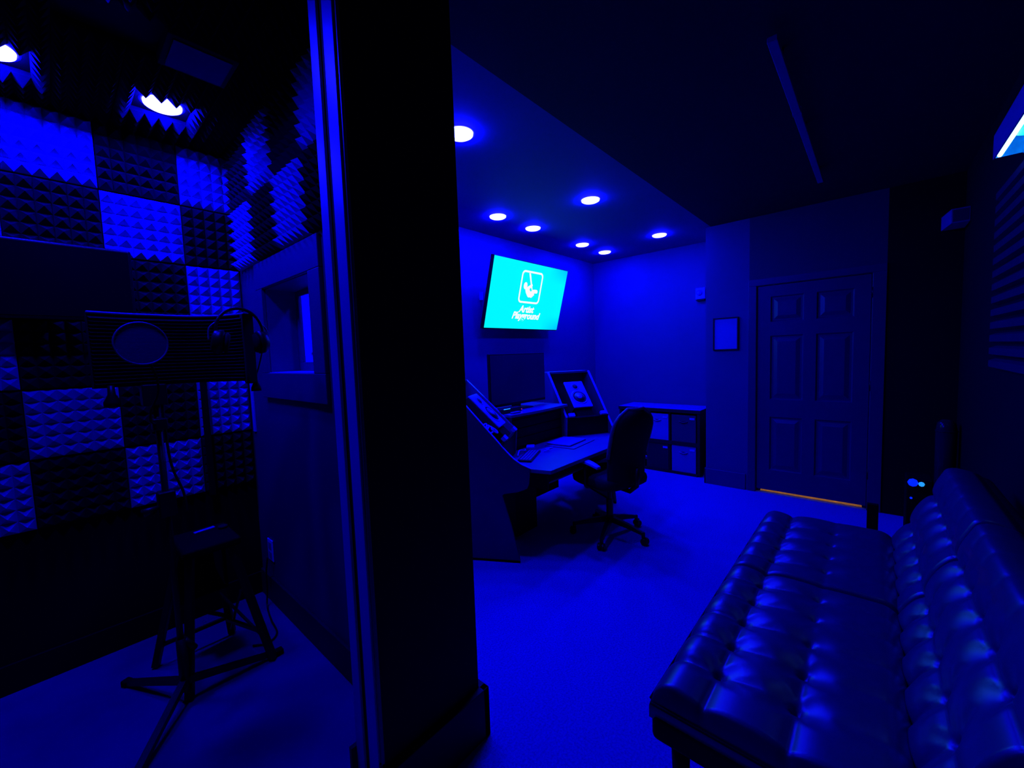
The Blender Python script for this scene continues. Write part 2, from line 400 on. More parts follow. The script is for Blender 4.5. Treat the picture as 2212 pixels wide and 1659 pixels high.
# ------------------------------------------------------------------ acoustic foam
def pyramids(nx, ny, sx, sy, skip=None, base=.014, hgt=.042):
    mb = MB()
    px, py = sx/nx, sy/ny
    for i in range(nx):
        for j in range(ny):
            if skip and skip(i, j): continue
            x0, y0 = -sx/2+i*px, -sy/2+j*py
            v = [(x0,y0,0),(x0+px,y0,0),(x0+px,y0+py,0),(x0,y0+py,0),(x0,y0,base),(x0+px,y0,base),(x0+px,y0+py,base),(x0,y0+py,base),(x0+px/2,y0+py/2,base+hgt)]
            mb.add(v, [(3,2,1,0),(0,1,5,4),(1,2,6,5),(2,3,7,6),(3,0,4,7),(4,5,8),(5,6,8),(6,7,8),(7,4,8)])
    return mb
TP = .33
def foam_mesh(nx, ny, sx, sy, m, skip=None, hgt=.042, base=.014):
    o = pyramids(nx, ny, sx, sy, skip, base, hgt).build('tmp', m); me = o.data; bpy.data.objects.remove(o); return me
def place_foam(me, mx, label, group):
    o = bpy.data.objects.new('foam_tile', me); C.objects.link(o); o.matrix_world = mx
    tag(o, label, 'acoustic foam', group); return o
FL = foam_mesh(6, 6, TP-.004, TP-.004, 'foam_light'); FD = foam_mesh(6, 6, TP-.004, TP-.004, 'foam_dark')
FLn = foam_mesh(5, 6, .262, TP-.004, 'foam_light'); FDn = foam_mesh(5, 6, .262, TP-.004, 'foam_dark')
ordn = ['lowest', 'second', 'third', 'fourth', 'fifth', 'topmost']
cols = {3: 'beside the corner', 2: 'second column from corner', 1: 'third column from corner', 0: 'fourth column from corner', -1: 'fifth column from corner', -2: 'sixth column from corner'}
for c in range(-2, 4):
    for r_ in range(6):
        light = (c + r_) % 2 == 0
        xc = -.10 + TP*(c-1) + TP/2; zc = .745 + .335*r_ + TP/2
        me = FL if light else FD
        if c == 3: xc = .56+.131+.003; me = FLn if light else FDn
        mx = mxyz((xc, 2.999, zc), V((1,0,0)), V((0,0,1)), V((0,-1,0)))
        place_foam(me, mx, '%s foam tile on booth back wall, %s row up, %s' % ('bright' if light else 'dark', ordn[r_], cols[c]), 'pyramid foam tiles on the booth back wall')
    # thin light border strip beside the lower corner tile
tag(MB().box(.822, .829, 2.90, 2.94, 1.075, 1.40).build('foam_offcut', 'foam_light'), 'flat bright foam strip in the corner beside the second row tile', 'acoustic foam')
for k_ in range(5):
    for r_ in range(2):
        yc = 2.945 - .345*k_ - .172; zc = 2.075 + .35*r_ + .17
        if yc < 1.45: continue
        light = (k_ + r_) % 2 == 0
        mx = mxyz((.829, yc, zc), V((0,-1,0)), V((0,0,1)), V((-1,0,0)))
        o = place_foam(FL if light else FD, mx, '%s foam tile above the booth window, %s row, %s from corner' % ('bright' if light else 'dark', ['lower', 'upper'][r_], ['first', 'second', 'third', 'fourth', 'fifth'][k_]), 'pyramid foam tiles above the booth window')
        o.scale = (1.04, 1.04, 1.1)
tag(MB().box(.567, .598, 2.92, 2.94, .73, 1.52).build('wall_pole', 'black_matte', bevel=.003), 'thin black upright pole in front of the bright tile by the booth corner', 'pole')
# ceiling foam, dark, with square cut-outs round the lamps
xs = [-1.19, -.87, -.55, -.235, .095, .295, .625, .768]; ys = [1.30, 1.635, 1.965, 2.215, 2.465, 2.795, 2.935]
lamps_at = [(.46, 2.63), (-.07, 2.63), (.10, 1.80)]
cn = 0
xn = ['far left', 'left', 'left of the cut-off lamp', 'round the cut-off lamp', 'between the lamps', 'round the visible lamp', 'by the partition']
yn = ['over the doorway', 'second band in', 'third band in', 'fourth band in', 'lamp band', 'along the back wall']
for i in range(len(xs)-1):
    for j in range(len(ys)-1):
        sx, sy = xs[i+1]-xs[i], ys[j+1]-ys[j]; cx, cy = xs[i]+sx/2, ys[j]+sy/2
        nx, ny = max(1, round(sx/.055)), max(1, round(sy/.055))
        if i in (4, 5) and j == 2: continue      # the flat vent sits here
        def skip(a, b, sx=sx, sy=sy, cx=cx, cy=cy, nx=nx, ny=ny):
            X = cx - sx/2 + (a+.5)*sx/nx; Y = cy + sy/2 - (b+.5)*sy/ny
            return any(abs(X-lx) < .112 and abs(Y-ly) < .112 for lx, ly in lamps_at)
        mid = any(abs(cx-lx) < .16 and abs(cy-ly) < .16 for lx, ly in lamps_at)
        me = foam_mesh(nx, ny, sx-.003, sy-.003, 'foam_dark' if mid else 'foam_black', skip, hgt=.045, base=.02)  # lamp light put into the colour: paler foam next to the lamps
        if not len(me.vertices): continue
        mx = mxyz((cx, cy, ZC-.0005), V((1,0,0)), V((0,-1,0)), V((0,0,-1)))
        place_foam(me, mx, 'dark foam tile on the booth ceiling, %s, %s' % (xn[i], yn[j]), 'foam tiles on the booth ceiling')
vt = thing('ceiling_vent', 'flat rectangular panel on the booth ceiling right of the lit lamp', 'vent', (.46, 2.09, ZC-.002))
MB().box(.38, .61, 1.975, 2.205, ZC-.05, ZC-.003).build('vent_body', 'foam_dark', vt, bevel=.004)
MB().box(.40, .59, 1.995, 2.185, ZC-.056, ZC-.05).build('vent_cover', 'trim_dark', vt)


# ------------------------------------------------------------------ poster on the control room wall, seen through the booth window
ps = thing('wall_poster', 'bright poster with dark line drawing, seen through the booth window', 'poster', (1.53, 3.09, 1.485))
MB().box(1.197, 1.85, 3.086, 3.099, 1.485, 2.15).build('sheet', 'tag_white', ps)
def pw_(px, py): return (1.229 + (px-650)*.0034 - (py-640)*.00023, 3.084, 1.972 - (py-640)*.00333)
MB().tube(spline([pw_(674,643.5), pw_(672,649), pw_(675,658), pw_(670,664.5), pw_(672,669), pw_(678,672), pw_(684,664)], 5), .0035, 6).build('drawn_line', 'logo_grey', ps)
MB().tube(spline([pw_(676.4,678), pw_(673.5,691), pw_(675.7,706), pw_(680,716), pw_(688,722)], 5), .005, 6).build('drawn_line', 'logo_grey', ps)
MB().tube(spline([pw_(683,745), pw_(680,751), pw_(683,757), pw_(682,762), pw_(682,770), pw_(683,780)], 5), .007, 6).build('drawn_line', 'logo_grey', ps)
MB().tube(spline([pw_(673.5,763), pw_(677,760), pw_(684,760), pw_(690,764)], 5), .009, 6).build('drawn_line', 'logo_grey', ps)
# ------------------------------------------------------------------ booth contents
t = thing('power_outlet', 'pale wall outlet low on the partition near the booth corner', 'outlet', (.829, 2.80, .27))
MB().box(.822, .8295, 2.757, 2.843, .27, .405).build('cover_plate', 'white_plastic', t, bevel=.003)
for z in (.305, .365):
    MB().box(.819, .823, 2.778, 2.822, z-.022, z+.022).build('socket', 'logo_grey', t, bevel=.004)
tag(MB().tube(spline([(.80, 2.79, .30), (.79, 2.80, .2), (.785, 2.79, .10), (.77, 2.76, .012), (.74, 2.6, .008), (.72, 2.45, .008), (.66, 2.40, .008), (.60, 2.44, .008)]), .005, 8).build('power_cable', 'black_plastic', smooth=True), 'thin black cable dropping from the outlet to the booth floor', 'cable')

# wall television in the booth
t = thing('television', 'switched off black television on the booth back wall behind the filter', 'television', (-.10, 2.86, 1.72))
sc_ = MB().box(-.52, .31, 2.80, 2.835, 1.735, 2.085); sc_.build('screen_body', 'black_plastic', t, bevel=.012, seg=3)
MB().box(-.505, .297, 2.797, 2.801, 1.75, 2.07).build('screen_panel', 'screen_off', t)
MB().box(-.25, .05, 2.835, 2.94, 1.80, 2.0).build('wall_bracket', 'black_metal', t)

# reflection filter on tripod stand
BX, BY = .29, 2.27
sd = thing('microphone_stand', 'black tripod microphone stand carrying the ribbed sound shield', 'microphone stand', (BX, BY, 0))
MB().tube([(BX, BY, .09), (BX-.006, BY, 1.36)], .012, 12).build('pole', 'black_metal', sd, smooth=True)
MB().tube([(BX, BY, .06), (BX, BY, .30)], .019, 12).build('lower_tube', 'black_metal', sd, smooth=True)
for tx, ty in ((.126, 2.62), (.67, 2.27), (.075, 1.955)):
    d = V((tx-BX, ty-BY, 0)); n_ = V((-d.y, d.x, 0)).normalized()*.013
    lg = MB()
    a = V((BX, BY, .105)); b = V((tx, ty, .015))
    vs = [a-n_+V((0,0,.014)), a+n_+V((0,0,.014)), a+n_-V((0,0,.014)), a-n_-V((0,0,.014)), b-n_+V((0,0,.010)), b+n_+V((0,0,.010)), b+n_-V((0,0,.010)), b-n_-V((0,0,.010))]
    lg.add(vs, [(0,1,2,3),(7,6,5,4),(0,4,5,1),(1,5,6,2),(2,6,7,3),(3,7,4,0)])
    L = lg.build('leg', 'black_metal', sd)
    MB().box(-.018, .018, -.018, .018, 0, .03, mxyz(b-V((0,0,.015)), d.normalized(), n_.normalized(), V((0,0,1)))).build('rubber_foot', 'black_matte', L, bevel=.006)
MB().box(-.03, .03, -.03, .03, .86, .97, Matrix.Translation((BX-.003, BY, 0))).build('clutch', 'black_plastic', sd, bevel=.008)
MB().tube([(BX-.03, BY-.02, .91), (BX-.085, BY-.04, .905)], [.008, .017], 12).build('clutch_knob', 'black_plastic', sd, smooth=True)
MB().tube([(BX+.01, BY, .29), (BX+.045, BY, .23)], .014, 10).build('leg_lock', 'black_plastic', sd, smooth=True)
MB().tube(spline([(BX+.01, BY-.02, 1.38), (BX+.02, BY-.015, 1.1), (BX+.055, BY-.01, .95), (BX+.06, BY-.01, .86)]), .005, 8).build('cable', 'black_plastic', sd, smooth=True)
# sound shield : ribbed foam panel inside a bent metal shell
sh = thing('sound_shield', 'wide black ribbed microphone sound shield on the tripod stand', 'microphone shield', (.33, 2.25, 1.43))
path = [(.105, 2.25), (.22, 2.285), (.40, 2.29), (.50, 2.23), (.553, 2.14), (.574, 2.06)]
pth = spline([(x, y, 0) for x, y in path], 10)
nz = 19
rib = MB(); Z0, Z1 = 1.435, 1.705
vs = []; fs = []
rows_ = []
for k_ in range(nz*4+1):
    z = Z0 + (Z1-Z0)*k_/(nz*4); ph = (k_ % 4)/4
    off = .016 * (1-abs(2*ph-1))
    rows_.append((z, off))
npt = len(pth)
for (z, off) in rows_:
    for i, p in enumerate(pth):
        tn = (pth[min(i+1,npt-1)]-pth[max(i-1,0)]).normalized(); nn = V((tn.y, -tn.x, 0))
        q = p + nn*off; vs.append((q.x, q.y, z))
for k_ in range(len(rows_)-1):
    for i in range(npt-1): fs.append((k_*npt+i, k_*npt+i+1, (k_+1)*npt+i+1, (k_+1)*npt+i))
rib.add(vs, fs); rib.build('ribbed_foam', 'mesh_fabric', sh)
shell = MB(); vs = []; fs = []
for z in (Z0-.01, Z1+.012):
    for o2 in (.004, .016):
        for i, p in enumerate(pth):
            tn = (pth[min(i+1,npt-1)]-pth[max(i-1,0)]).normalized(); nn = V((tn.y, -tn.x, 0)); q = p - nn*o2; vs.append((q.x, q.y, z))
for i in range(npt-1):
    a, b, c, d = i, npt+i, 2*npt+i, 3*npt+i
    fs += [(a, a+1, b+1, b), (c, d, d+1, c+1), (a, c, c+1, a+1), (b, b+1, d+1, d)]
fs += [(0, npt, 3*npt, 2*npt), (npt-1, 3*npt-1, 4*npt-1, 2*npt-1)]
shell.add(vs, fs); shell.build('metal_shell', 'mesh_fabric', sh)
rim = MB().tube([(p.x, p.y, Z1+.014) for p in pth], .006, 8); rim.build('top_rim', 'chair_edge', sh, smooth=True)
endp = pth[-1]
MB().box(endp.x-.012, endp.x+.03, endp.y-.02, endp.y+.02, Z0-.02, Z1+.015).build('end_rail', 'mesh_fabric', sh, bevel=.006)
MB().lathe([(.010, 1.435), (.012, 1.40), (.026, 1.37), (.026, 1.35)][::-1], 20, Matrix.Translation((.150, 2.23, 0))).build('clamp_knob', 'black_plastic', sh, smooth=True)
MB().box(BX-.05, BX+.03, 2.24, 2.32, 1.34, 1.43).build('stand_bracket', 'black_metal', sh, bevel=.006)
# pop filter
pf = thing('pop_filter', 'round black pop filter on a gooseneck before the sound shield', 'pop filter', (.216, 2.0, 1.28))
PC = V((.226, 2.0, 1.588)); Rp = .076
ring = [(PC.x + Rp*math.cos(a), PC.y + .012*math.cos(a), PC.z + Rp*math.sin(a)) for a in [2*PI*i/48 for i in range(48)]]
MB().tube(ring, .0032, 8, closed=True).build('ring', 'chair_edge', pf, smooth=True)
dk = MB(); dk.add([tuple(PC)] + ring, [(0, 1+i, 1+(i+1) % 48) for i in range(48)]); dk.build('mesh_screen', 'pop_mesh', pf)
MB().tube(spline([(.245, 2.0, 1.515), (.262, 2.02, 1.46), (.266, 2.06, 1.40), (.248, 2.12, 1.33), (.255, 2.2, 1.28), (.28, 2.255, 1.26)]), .004, 8).build('gooseneck', 'chair_fabric', pf, smooth=True)
MB().box(.262, .312, 2.235, 2.29, 1.235, 1.285).build('clamp', 'black_plastic', pf, bevel=.006)
# headphones hanging over the end of the shield
hp = thing('headphones', 'black headphones hanging on the right end of the sound shield', 'headphones', (.6, 2.08, 1.5))
HC = V((.548, 2.03, 1.640)); hr = .092
band = [(HC.x+hr*math.cos(a), HC.y+.02*math.cos(a), HC.z+hr*1.05*math.sin(a)) for a in [R(-8+196*i/28) for i in range(29)]]
MB().tube(band, .0065, 10).build('headband', 'black_plastic', hp, smooth=True)
for sx_, rot in ((1, 18), (-1, -30)):
    c0_ = HC + V((sx_*.083, sx_*.02, -.045))
    ax = V((sx_*math.cos(R(rot)), .25, math.sin(R(rot))*sx_*.3)).normalized(); up = V((0,0,1)); b_ = ax.cross(up).normalized(); u_ = b_.cross(ax).normalized()
    cup = MB().lathe([(.026, .026), (.040, .018), (.043, .0), (.043, -.012), (.030, -.018)][::-1], 28, mxyz(c0_, b_*.85, u_*1.15, ax))
    cp = cup.build('ear_cup', 'black_plastic', hp, smooth=True)
    MB().lathe([(.028, -.017), (.038, -.024), (.030, -.036)][::-1], 24, mxyz(c0_, b_*.85, u_*1.15, ax)).build('ear_pad', 'chair_fabric', cp, smooth=True)
    MB().tube(spline([c0_+V((0,0,.085)), c0_+ax*.03+V((0,0,.05)), c0_+ax*.034+V((0,0,0))], 5), .0035, 8).build('yoke', 'chair_edge', hp, smooth=True)
MB().tube(spline([HC+V((.085,.02,-.085)), HC+V((.07,.03,-.15)), HC+V((.055,.03,-.20)), HC+V((.06,.03,-.24)), HC+V((.045,.03,-.20))]), .003, 8).build('cable', 'black_plastic', hp, smooth=True)
MB().lathe([(.006, 0), (.010, -.02), (.019, -.04), (.020, -.055)][::-1], 16, Matrix.Translation(HC+V((.052,.03,-.205)))).build('cable_plug', 'black_matte', hp, smooth=True)
# folding stool
sl = thing('stool', 'black folding stool behind the tripod stand in the booth', 'stool', (.42, 2.46, 0))
def bar(mb, a, b, w_, t2):
    a, b = V(a), V(b); d = (b-a).normalized(); s_ = d.cross(V((0,0,1))); s_ = s_.normalized() if s_.length > 1e-3 else V((1,0,0)); u_ = s_.cross(d)
    vs = [a+s_*w_+u_*t2, a-s_*w_+u_*t2, a-s_*w_-u_*t2, a+s_*w_-u_*t2, b+s_*w_+u_*t2, b-s_*w_+u_*t2, b-s_*w_-u_*t2, b+s_*w_-u_*t2]
    return mb.add(vs, [(0,1,2,3),(7,6,5,4),(0,4,5,1),(1,5,6,2),(2,6,7,3),(3,7,4,0)])
feet = [(.235, 2.66), (.56, 2.66), (.635, 2.25), (.30, 2.27)]; tops = [(.36, 2.57), (.50, 2.57), (.52, 2.36), (.36, 2.36)]
for (fx, fy), (tx, ty) in zip(feet, tops):
    bar(MB(), (fx, fy, .008), (tx, ty, .62), .016, .014).build('leg', 'black_metal', sl, bevel=.003)
cr = MB(); bar(cr, (.26, 2.645, .11), (.545, 2.645, .11), .008, .008); bar(cr, (.54, 2.64, .10), (.60, 2.28, .16), .008, .008); bar(cr, (.33, 2.60, .30), (.55, 2.62, .12), .010, .008)
cr.build('stretcher', 'black_metal', sl)
cr = MB(); bar(cr, (.50, 2.56, .30), (.62, 2.30, .10), .005, .005); bar(cr, (.55, 2.62, .05), (.56, 2.42, .34), .005, .005); cr.build('cross_brace', 'black_metal', sl)
MB().box(.33, .56, 2.32, 2.62, .615, .655).build('seat', 'black_matte', sl, bevel=.012, seg=3)
MB().box(.34, .55, 2.595, 2.615, .30, .615).build('rear_panel', 'black_matte', sl, bevel=.004)
tag(MB().box(-.045, .045, -.012, .012, 0, .004, Matrix.Translation((.46, 2.56, .656)) @ Matrix.Rotation(R(10), 4, 'Z')).build('folded_paper', 'paper'), 'small bright folded paper lying on the booth stool', 'paper')
tag(MB().lathe([(.02, 0), (.022, .01), (.015, .014)][::-1], 16, Matrix.Translation((.53, 2.52, .656))).build('tape_roll', 'mesh_fabric', smooth=True), 'small dim round roll beside the paper on the stool', 'tape')

# ------------------------------------------------------------------ studio desk
XC = 2.87
u0 = V((math.cos(R(30)), math.sin(R(30)), 0)); d0 = V((.5, -math.sqrt(3)/2, 0)); P0 = V((2.15, 1.89, 0))
def PL(s, w_, z, mir=False):
    p = P0 + u0*w_ + d0*s + V((0,0,z))
    return V((2*XC-p.x, p.y, p.z)) if mir else p
def mprofile(poly, w0, w1, mir):
    mb = MB(); n = len(poly)
    mb.add([PL(s, w0, z, mir) for s, z in poly] + [PL(s, w1, z, mir) for s, z in poly], [tuple(range(n)), tuple(range(2*n-1, n-1, -1))] + [(i, (i+1)%n, n+(i+1)%n, n+i) for i in range(n)])
    return mb
desk = thing('studio_desk', 'angled studio mixing desk with two speaker turrets and raised monitor shelf', 'desk', (XC, 2.2, 0))
outer = [(0,.02),(-.05,.254),(-.09,.40),(-.114,.495),(-.10,.507),(.0,.525),(.043,.54),(.07,.553),(.082,.58),(.091,.652),(.091,.695),(.03,.722),(-.02,.757),(-.049,.785),(-.10,.84),(-.137,.884),(-.365,1.147),(-.50,1.30),(-.62,1.30),(-.62,.02)]
front_edge = outer[10:18]
for mir in (False, True):
    mprofile(outer, -.02, 0, mir).build('side_panel', 'desk_side', desk)
    eb = MB(); e_in = [(s, z+.001) for s, z in front_edge]; e_out = [(s+.003, z+.004) for s, z in front_edge]
    poly = e_in + e_out[::-1]
    for i in range(len(front_edge)-1):
        q = [e_in[i], e_in[i+1], e_out[i+1], e_out[i]]
        m2 = mprofile(q, -.021, .001, mir); eb.add(m2.v, m2.f)
    eb.build('edge_highlight', 'desk_edge', desk)  # lit panel edge painted as a pale strip
    mprofile([(0,0),(0,.02),(-.62,.02),(-.62,0)], -.018, -.002, mir).build('foot_strip', 'black_matte', desk)
    mprofile([(-.10,.695),(-.085,.88),(-.5,1.30),(-.62,1.30),(-.62,.695)], .45, .47, mir).build('inner_panel', 'turret_wood', desk)
    inn = [(-.085,.88),(-.5,1.30)]
    q = [(s, z+.001) for s, z in inn] + [(s+.004, z+.005) for s, z in inn[::-1]]
    mprofile(q, .449, .471, mir).build('edge_highlight', 'desk_edge', desk)
    mprofile([(-.50,1.285),(-.495,1.305),(-.62,1.305),(-.62,1.285)], .0, .45, mir).build('turret_top', 'turret_wood', desk)
    mprofile([(-.61,.70),(-.61,1.285),(-.62,1.285),(-.62,.70)], .0, .45, mir).build('turret_back', 'desk_side', desk)
    mprofile([(-.10,.695),(-.10,.86),(-.115,.86),(-.115,.695)], .0, .45, mir).build('turret_front', 'desk_dark', desk)
    mprofile([(-.085,.872),(-.095,.884),(-.33,.65+.01),(-.32,.648)], .0, .45, mir).build('speaker_ledge', 'desk_dark', desk)
    for w0_ in (.02, .37):
        mprofile([(-.075,.895),(-.10,.92),(-.12,.90),(-.095,.875)], w0_, w0_+.065, mir).build('ledge_stop', 'desk_edge', desk)
zt = .69
pts = [PL(.089, 0, 0), V((2.24, 1.66, 0)), V((2*XC-2.24, 1.66, 0)), PL(.089, 0, 0, True), PL(-.11, 0, 0, True), PL(-.11, .47, 0, True), V((2*XC-2.52, 2.28, 0)), V((2.52, 2.28, 0)), PL(-.11, .47, 0), PL(-.11, 0, 0)]
MB().prism([(p.x, p.y) for p in pts], zt-.028, zt, Matrix.Identity(4)).build('desktop', 'desk_top', desk, bevel=.003)
fr_ = [(2.24+.02, 1.668), (2*XC-2.26, 1.668)]
MB().box(2.35, 2*XC-2.35, 1.72, 1.74, .60, zt-.028).build('front_rail', 'desk_dark', desk)
MB().box(2.36, 2*XC-2.36, 1.77, 2.06, .545, .56).build('keyboard_tray', 'desk_top', desk, bevel=.003)
MB().box(2.34, 2.36, 1.77, 2.2, .50, zt-.03).build('tray_runner', 'desk_dark', desk)
MB().box(2*XC-2.36, 2*XC-2.34, 1.77, 2.2, .50, zt-.03).build('tray_runner', 'desk_dark', desk)
# raised shelf with curved front
shp = [(2.46, 2.21)] + [(2.46 + .82*i/12, 2.21 - .022*math.sin(PI*i/12)) for i in range(1, 12)] + [(3.28, 2.21), (3.28, 2.75), (2.46, 2.75)]
MB().prism(shp, .985, 1.008, Matrix.Identity(4)).build('monitor_shelf', 'desk_top', desk, bevel=.003)
MB().box(2.50, 3.24, 2.26, 2.28, zt, .985).build('rack_front', 'desk_dark', desk)
for x_ in (2.48, 3.24): MB().box(x_, x_+.02, 2.24, 2.74, zt, .985).build('rack_side', 'desk_side', desk)
for z in (.72, .80, .88):
    MB().box(2.52, 3.22, 2.253, 2.26, z, z+.07).build('rack_blank', 'desk_dark', desk, bevel=.002)
MB().box(2.35, 2*XC-2.35, 2.42, 2.44, .12, zt-.03).build('modesty_panel', 'desk_dark', desk)
MB().box(2.36, 2.62, 2.1, 2.42, .05, .56).build('pedestal', 'desk_dark', desk, bevel=.004)
# speakers
def speaker(mir, label):
    Ls = .335; W2 = .105; dep = .24
    base = PL(-.092, .225, .895, mir); upv = (PL(-.5, .225, 1.30, mir) - PL(-.085, .225, .88, mir)).normalized()
    wv = u0.copy();
    if mir: wv = V((-u0.x, u0.y, 0))
    nv = wv.cross(upv).normalized()
    if nv.y > 0: nv = -nv                     # front normal towards the seat
    pad0 = base.copy(); base = base + upv*.088 + wv*.012
    rv = upv.cross(nv)
    mx = mxyz(base - nv*.0, rv, upv, nv)      # local x right, y up, z out of the face
    r = thing('studio_monitor', label, 'speaker', tuple(base), 0, 'studio monitors in the desk turrets')
    MB().box(-.09, .09, -.088, -.002, -dep+.02, -.02, mx).build('foam_pad', 'black_matte', r, bevel=.004)
    MB().box(-W2, W2, 0, Ls, -dep, -.006, mx).build('cabinet', 'speaker_body', r, bevel=.006)
    MB().box(-W2, W2, 0, Ls, -.006, .010, mx).build('baffle', 'silver_face', r, bevel=.008, seg=3)
    wc = mx @ Matrix.Translation((0, .125, .011))
    wf_ = MB().lathe([(.088, -.003), (.088, .002), (.080, .004), (.074, .002), (.070, .0005)][::-1], 40, wc).build('woofer', 'silver_face', r, smooth=True)
    MB().lathe([(.0695, .0025), (.064, .0055), (.058, .0035), (.0575, .001)][::-1], 40, wc).build('surround', 'cone_dark', wf_, smooth=True)
    MB().lathe([(.058, .0036), (.045, .002), (.026, .0008), (.025, .0006)][::-1], 40, wc).build('cone', 'cone', wf_, smooth=True)
    MB().lathe([(.026, .001), (.024, .008), (.015, .014), (.002, .017)], 30, wc).build('dust_cap', 'silver_face', wf_, smooth=True)
    tcn = mx @ Matrix.Translation((0, .262, .0105))
    tw = MB().lathe([(.040, .0), (.038, .003), (.030, .003), (.026, .0)][::-1], 30, tcn).build('tweeter', 'cone', r, smooth=True)
    MB().lathe([(.026, .001), (.022, .0045), (.012, .008), (.002, .009)], 24, tcn).build('dome', 'cone_dark', tw, smooth=True)
    MB().lathe([(.006, 0), (.005, .004)][::-1], 12, mx @ Matrix.Translation((.08, .03, .010))).build('power_light', 'arm_pad', r)
    return r
speaker(False, 'tilted studio speaker with pale front in the left turret of the desk')
speaker(True, 'tilted studio speaker with pale front in the right turret of the desk')
# bright cable bundle in the left turret
cb = MB()
bp_ = PL(-.29, .045, .985)
for k_ in range(5):
    c_ = bp_ + V((.015*math.sin(k_*2.1), .012*math.cos(k_*1.7), .012*k_)) + d0*(.03*k_) - V((0,0,.02*k_))
    cb.tube([c_ + V((.03*math.cos(a), .016*math.sin(a)*math.cos(k_), .022*math.sin(a+k_))) for a in [2*PI*i/16 for i in range(16)]], .006, 6, closed=True)
tag(cb.build('cable_coil', 'white_plastic', smooth=True), 'pale coiled cable tucked beside the left desk speaker', 'cable')
# computer monitor
mo = thing('computer_monitor', 'black switched off monitor standing on the raised desk shelf', 'monitor', (2.825, 2.5, 1.008))
MB().box(2.442, 3.208, 2.42, 2.45, 1.05, 1.512).build('display_frame', 'black_plastic', mo, bevel=.006)
MB().box(2.452, 3.198, 2.417, 2.421, 1.075, 1.502).build('display_panel', 'screen_grey', mo)
MB().box(2.445, 3.205, 2.419, 2.425, 1.508, 1.513).build('top_edge', 'desk_top', mo)
MB().box(2.78, 2.87, 2.45, 2.49, 1.015, 1.25).build('neck', 'black_plastic', mo, bevel=.004)
MB().box(2.68, 2.97, 2.38, 2.58, 1.0085, 1.018).build('stand_foot', 'black_plastic', mo, bevel=.004)
ai = thing('audio_interface', 'small dark audio box with a highlight put on its edge below the monitor', 'audio interface', (2.55, 2.33, 1.008))
MB().box(2.44, 2.70, 2.30, 2.37, 1.009, 1.05).build('housing', 'speaker_body', ai, bevel=.004)
MB().box(2.47, 2.55, 2.2975, 2.3005, 1.044, 1.050).build('highlight_bar', 'led_cyan', ai)  # highlight on the box edge, made as a glowing strip
MB().box(2.694, 2.701, 2.296, 2.30, 1.022, 1.030).build('power_light', 'led_red', ai)
tag(MB().box(2.52, 2.62, 2.24, 2.275, 1.009, 1.022).build('remote_control', 'logo_grey', bevel=.004), 'small remote lying on the shelf edge before the audio box', 'remote')
# laptop
lp = thing('laptop', 'closed pale laptop with a dark emblem lying on the desktop', 'laptop', (3.03, 2.06, .70))
mxl = mxyz((3.035, 2.065, zt+.008), V((.99, .10, 0)).normalized(), V((-.10, .99, 0)).normalized(), V((0,0,1)))
MB().box(-.155, .155, -.115, .115, 0, .008, mxl).build('base', 'logo_grey', lp, bevel=.003)
MB().box(-.155, .155, -.115, .115, .0085, .0145, mxl).build('lid', 'aluminium', lp, bevel=.003)
MB().lathe([(.014, 0), (.012, .0006)][::-1], 20, mxl @ Matrix.Translation((0, 0, .0146))).build('emblem', 'logo_grey', lp)
tag(MB().box(-.20, .21, -.155, .13, 0, .0065, mxyz((3.04, 2.045, zt+.0008), V((.99,.10,0)).normalized(), V((-.10,.99,0)).normalized(), V((0,0,1)))).build('desk_mat', 'desk_top', bevel=.002), 'flat pad lying under the closed laptop on the desktop', 'mat')
# clutter left of the laptop
kb = thing('keyboard', 'slim dark keyboard on the desktop left of the laptop', 'keyboard', (2.45, 2.0, zt))
mk = mxyz((2.46, 2.03, zt+.001), V((.9, .43, 0)).normalized(), V((-.43, .9, 0)).normalized(), V((0,0,1)))
MB().box(-.17, .17, -.055, .055, 0, .014, mk).build('keyboard_case', 'black_plastic', kb, bevel=.003)
ky = MB()
for a in range(14):
    for b2 in range(4): ky.box(-.16+a*.0228, -.142+a*.0228, -.046+b2*.023, -.028+b2*.023, .014, .018, mk)
ky.build('keys', 'logo_grey', kb)
for k_, (pp, lab) in enumerate([([(2.40,2.10,zt+.01),(2.48,2.15,zt+.03),(2.56,2.16,zt+.012),(2.61,2.20,zt+.01)], 'pale cable loop lying on the desktop behind the keyboard'),
                                ([(2.64,2.02,zt+.008),(2.68,2.00,zt+.02),(2.72,2.06,zt+.008),(2.80,2.05,zt+.006)], 'pale cable running from the keyboard towards the laptop')]):
    tag(MB().tube(spline(pp), .006, 8).build('desk_cable', 'white_plastic', smooth=True), lab, 'cable')
tag(MB().box(-.05, .05, -.035, .035, 0, .02, mxyz((2.70, 2.215, zt+.001), V((.8,.6,0)), V((-.6,.8,0)), V((0,0,1)))).build('small_case', 'white_plastic', bevel=.004), 'small pale case on the desktop before the rack', 'case')

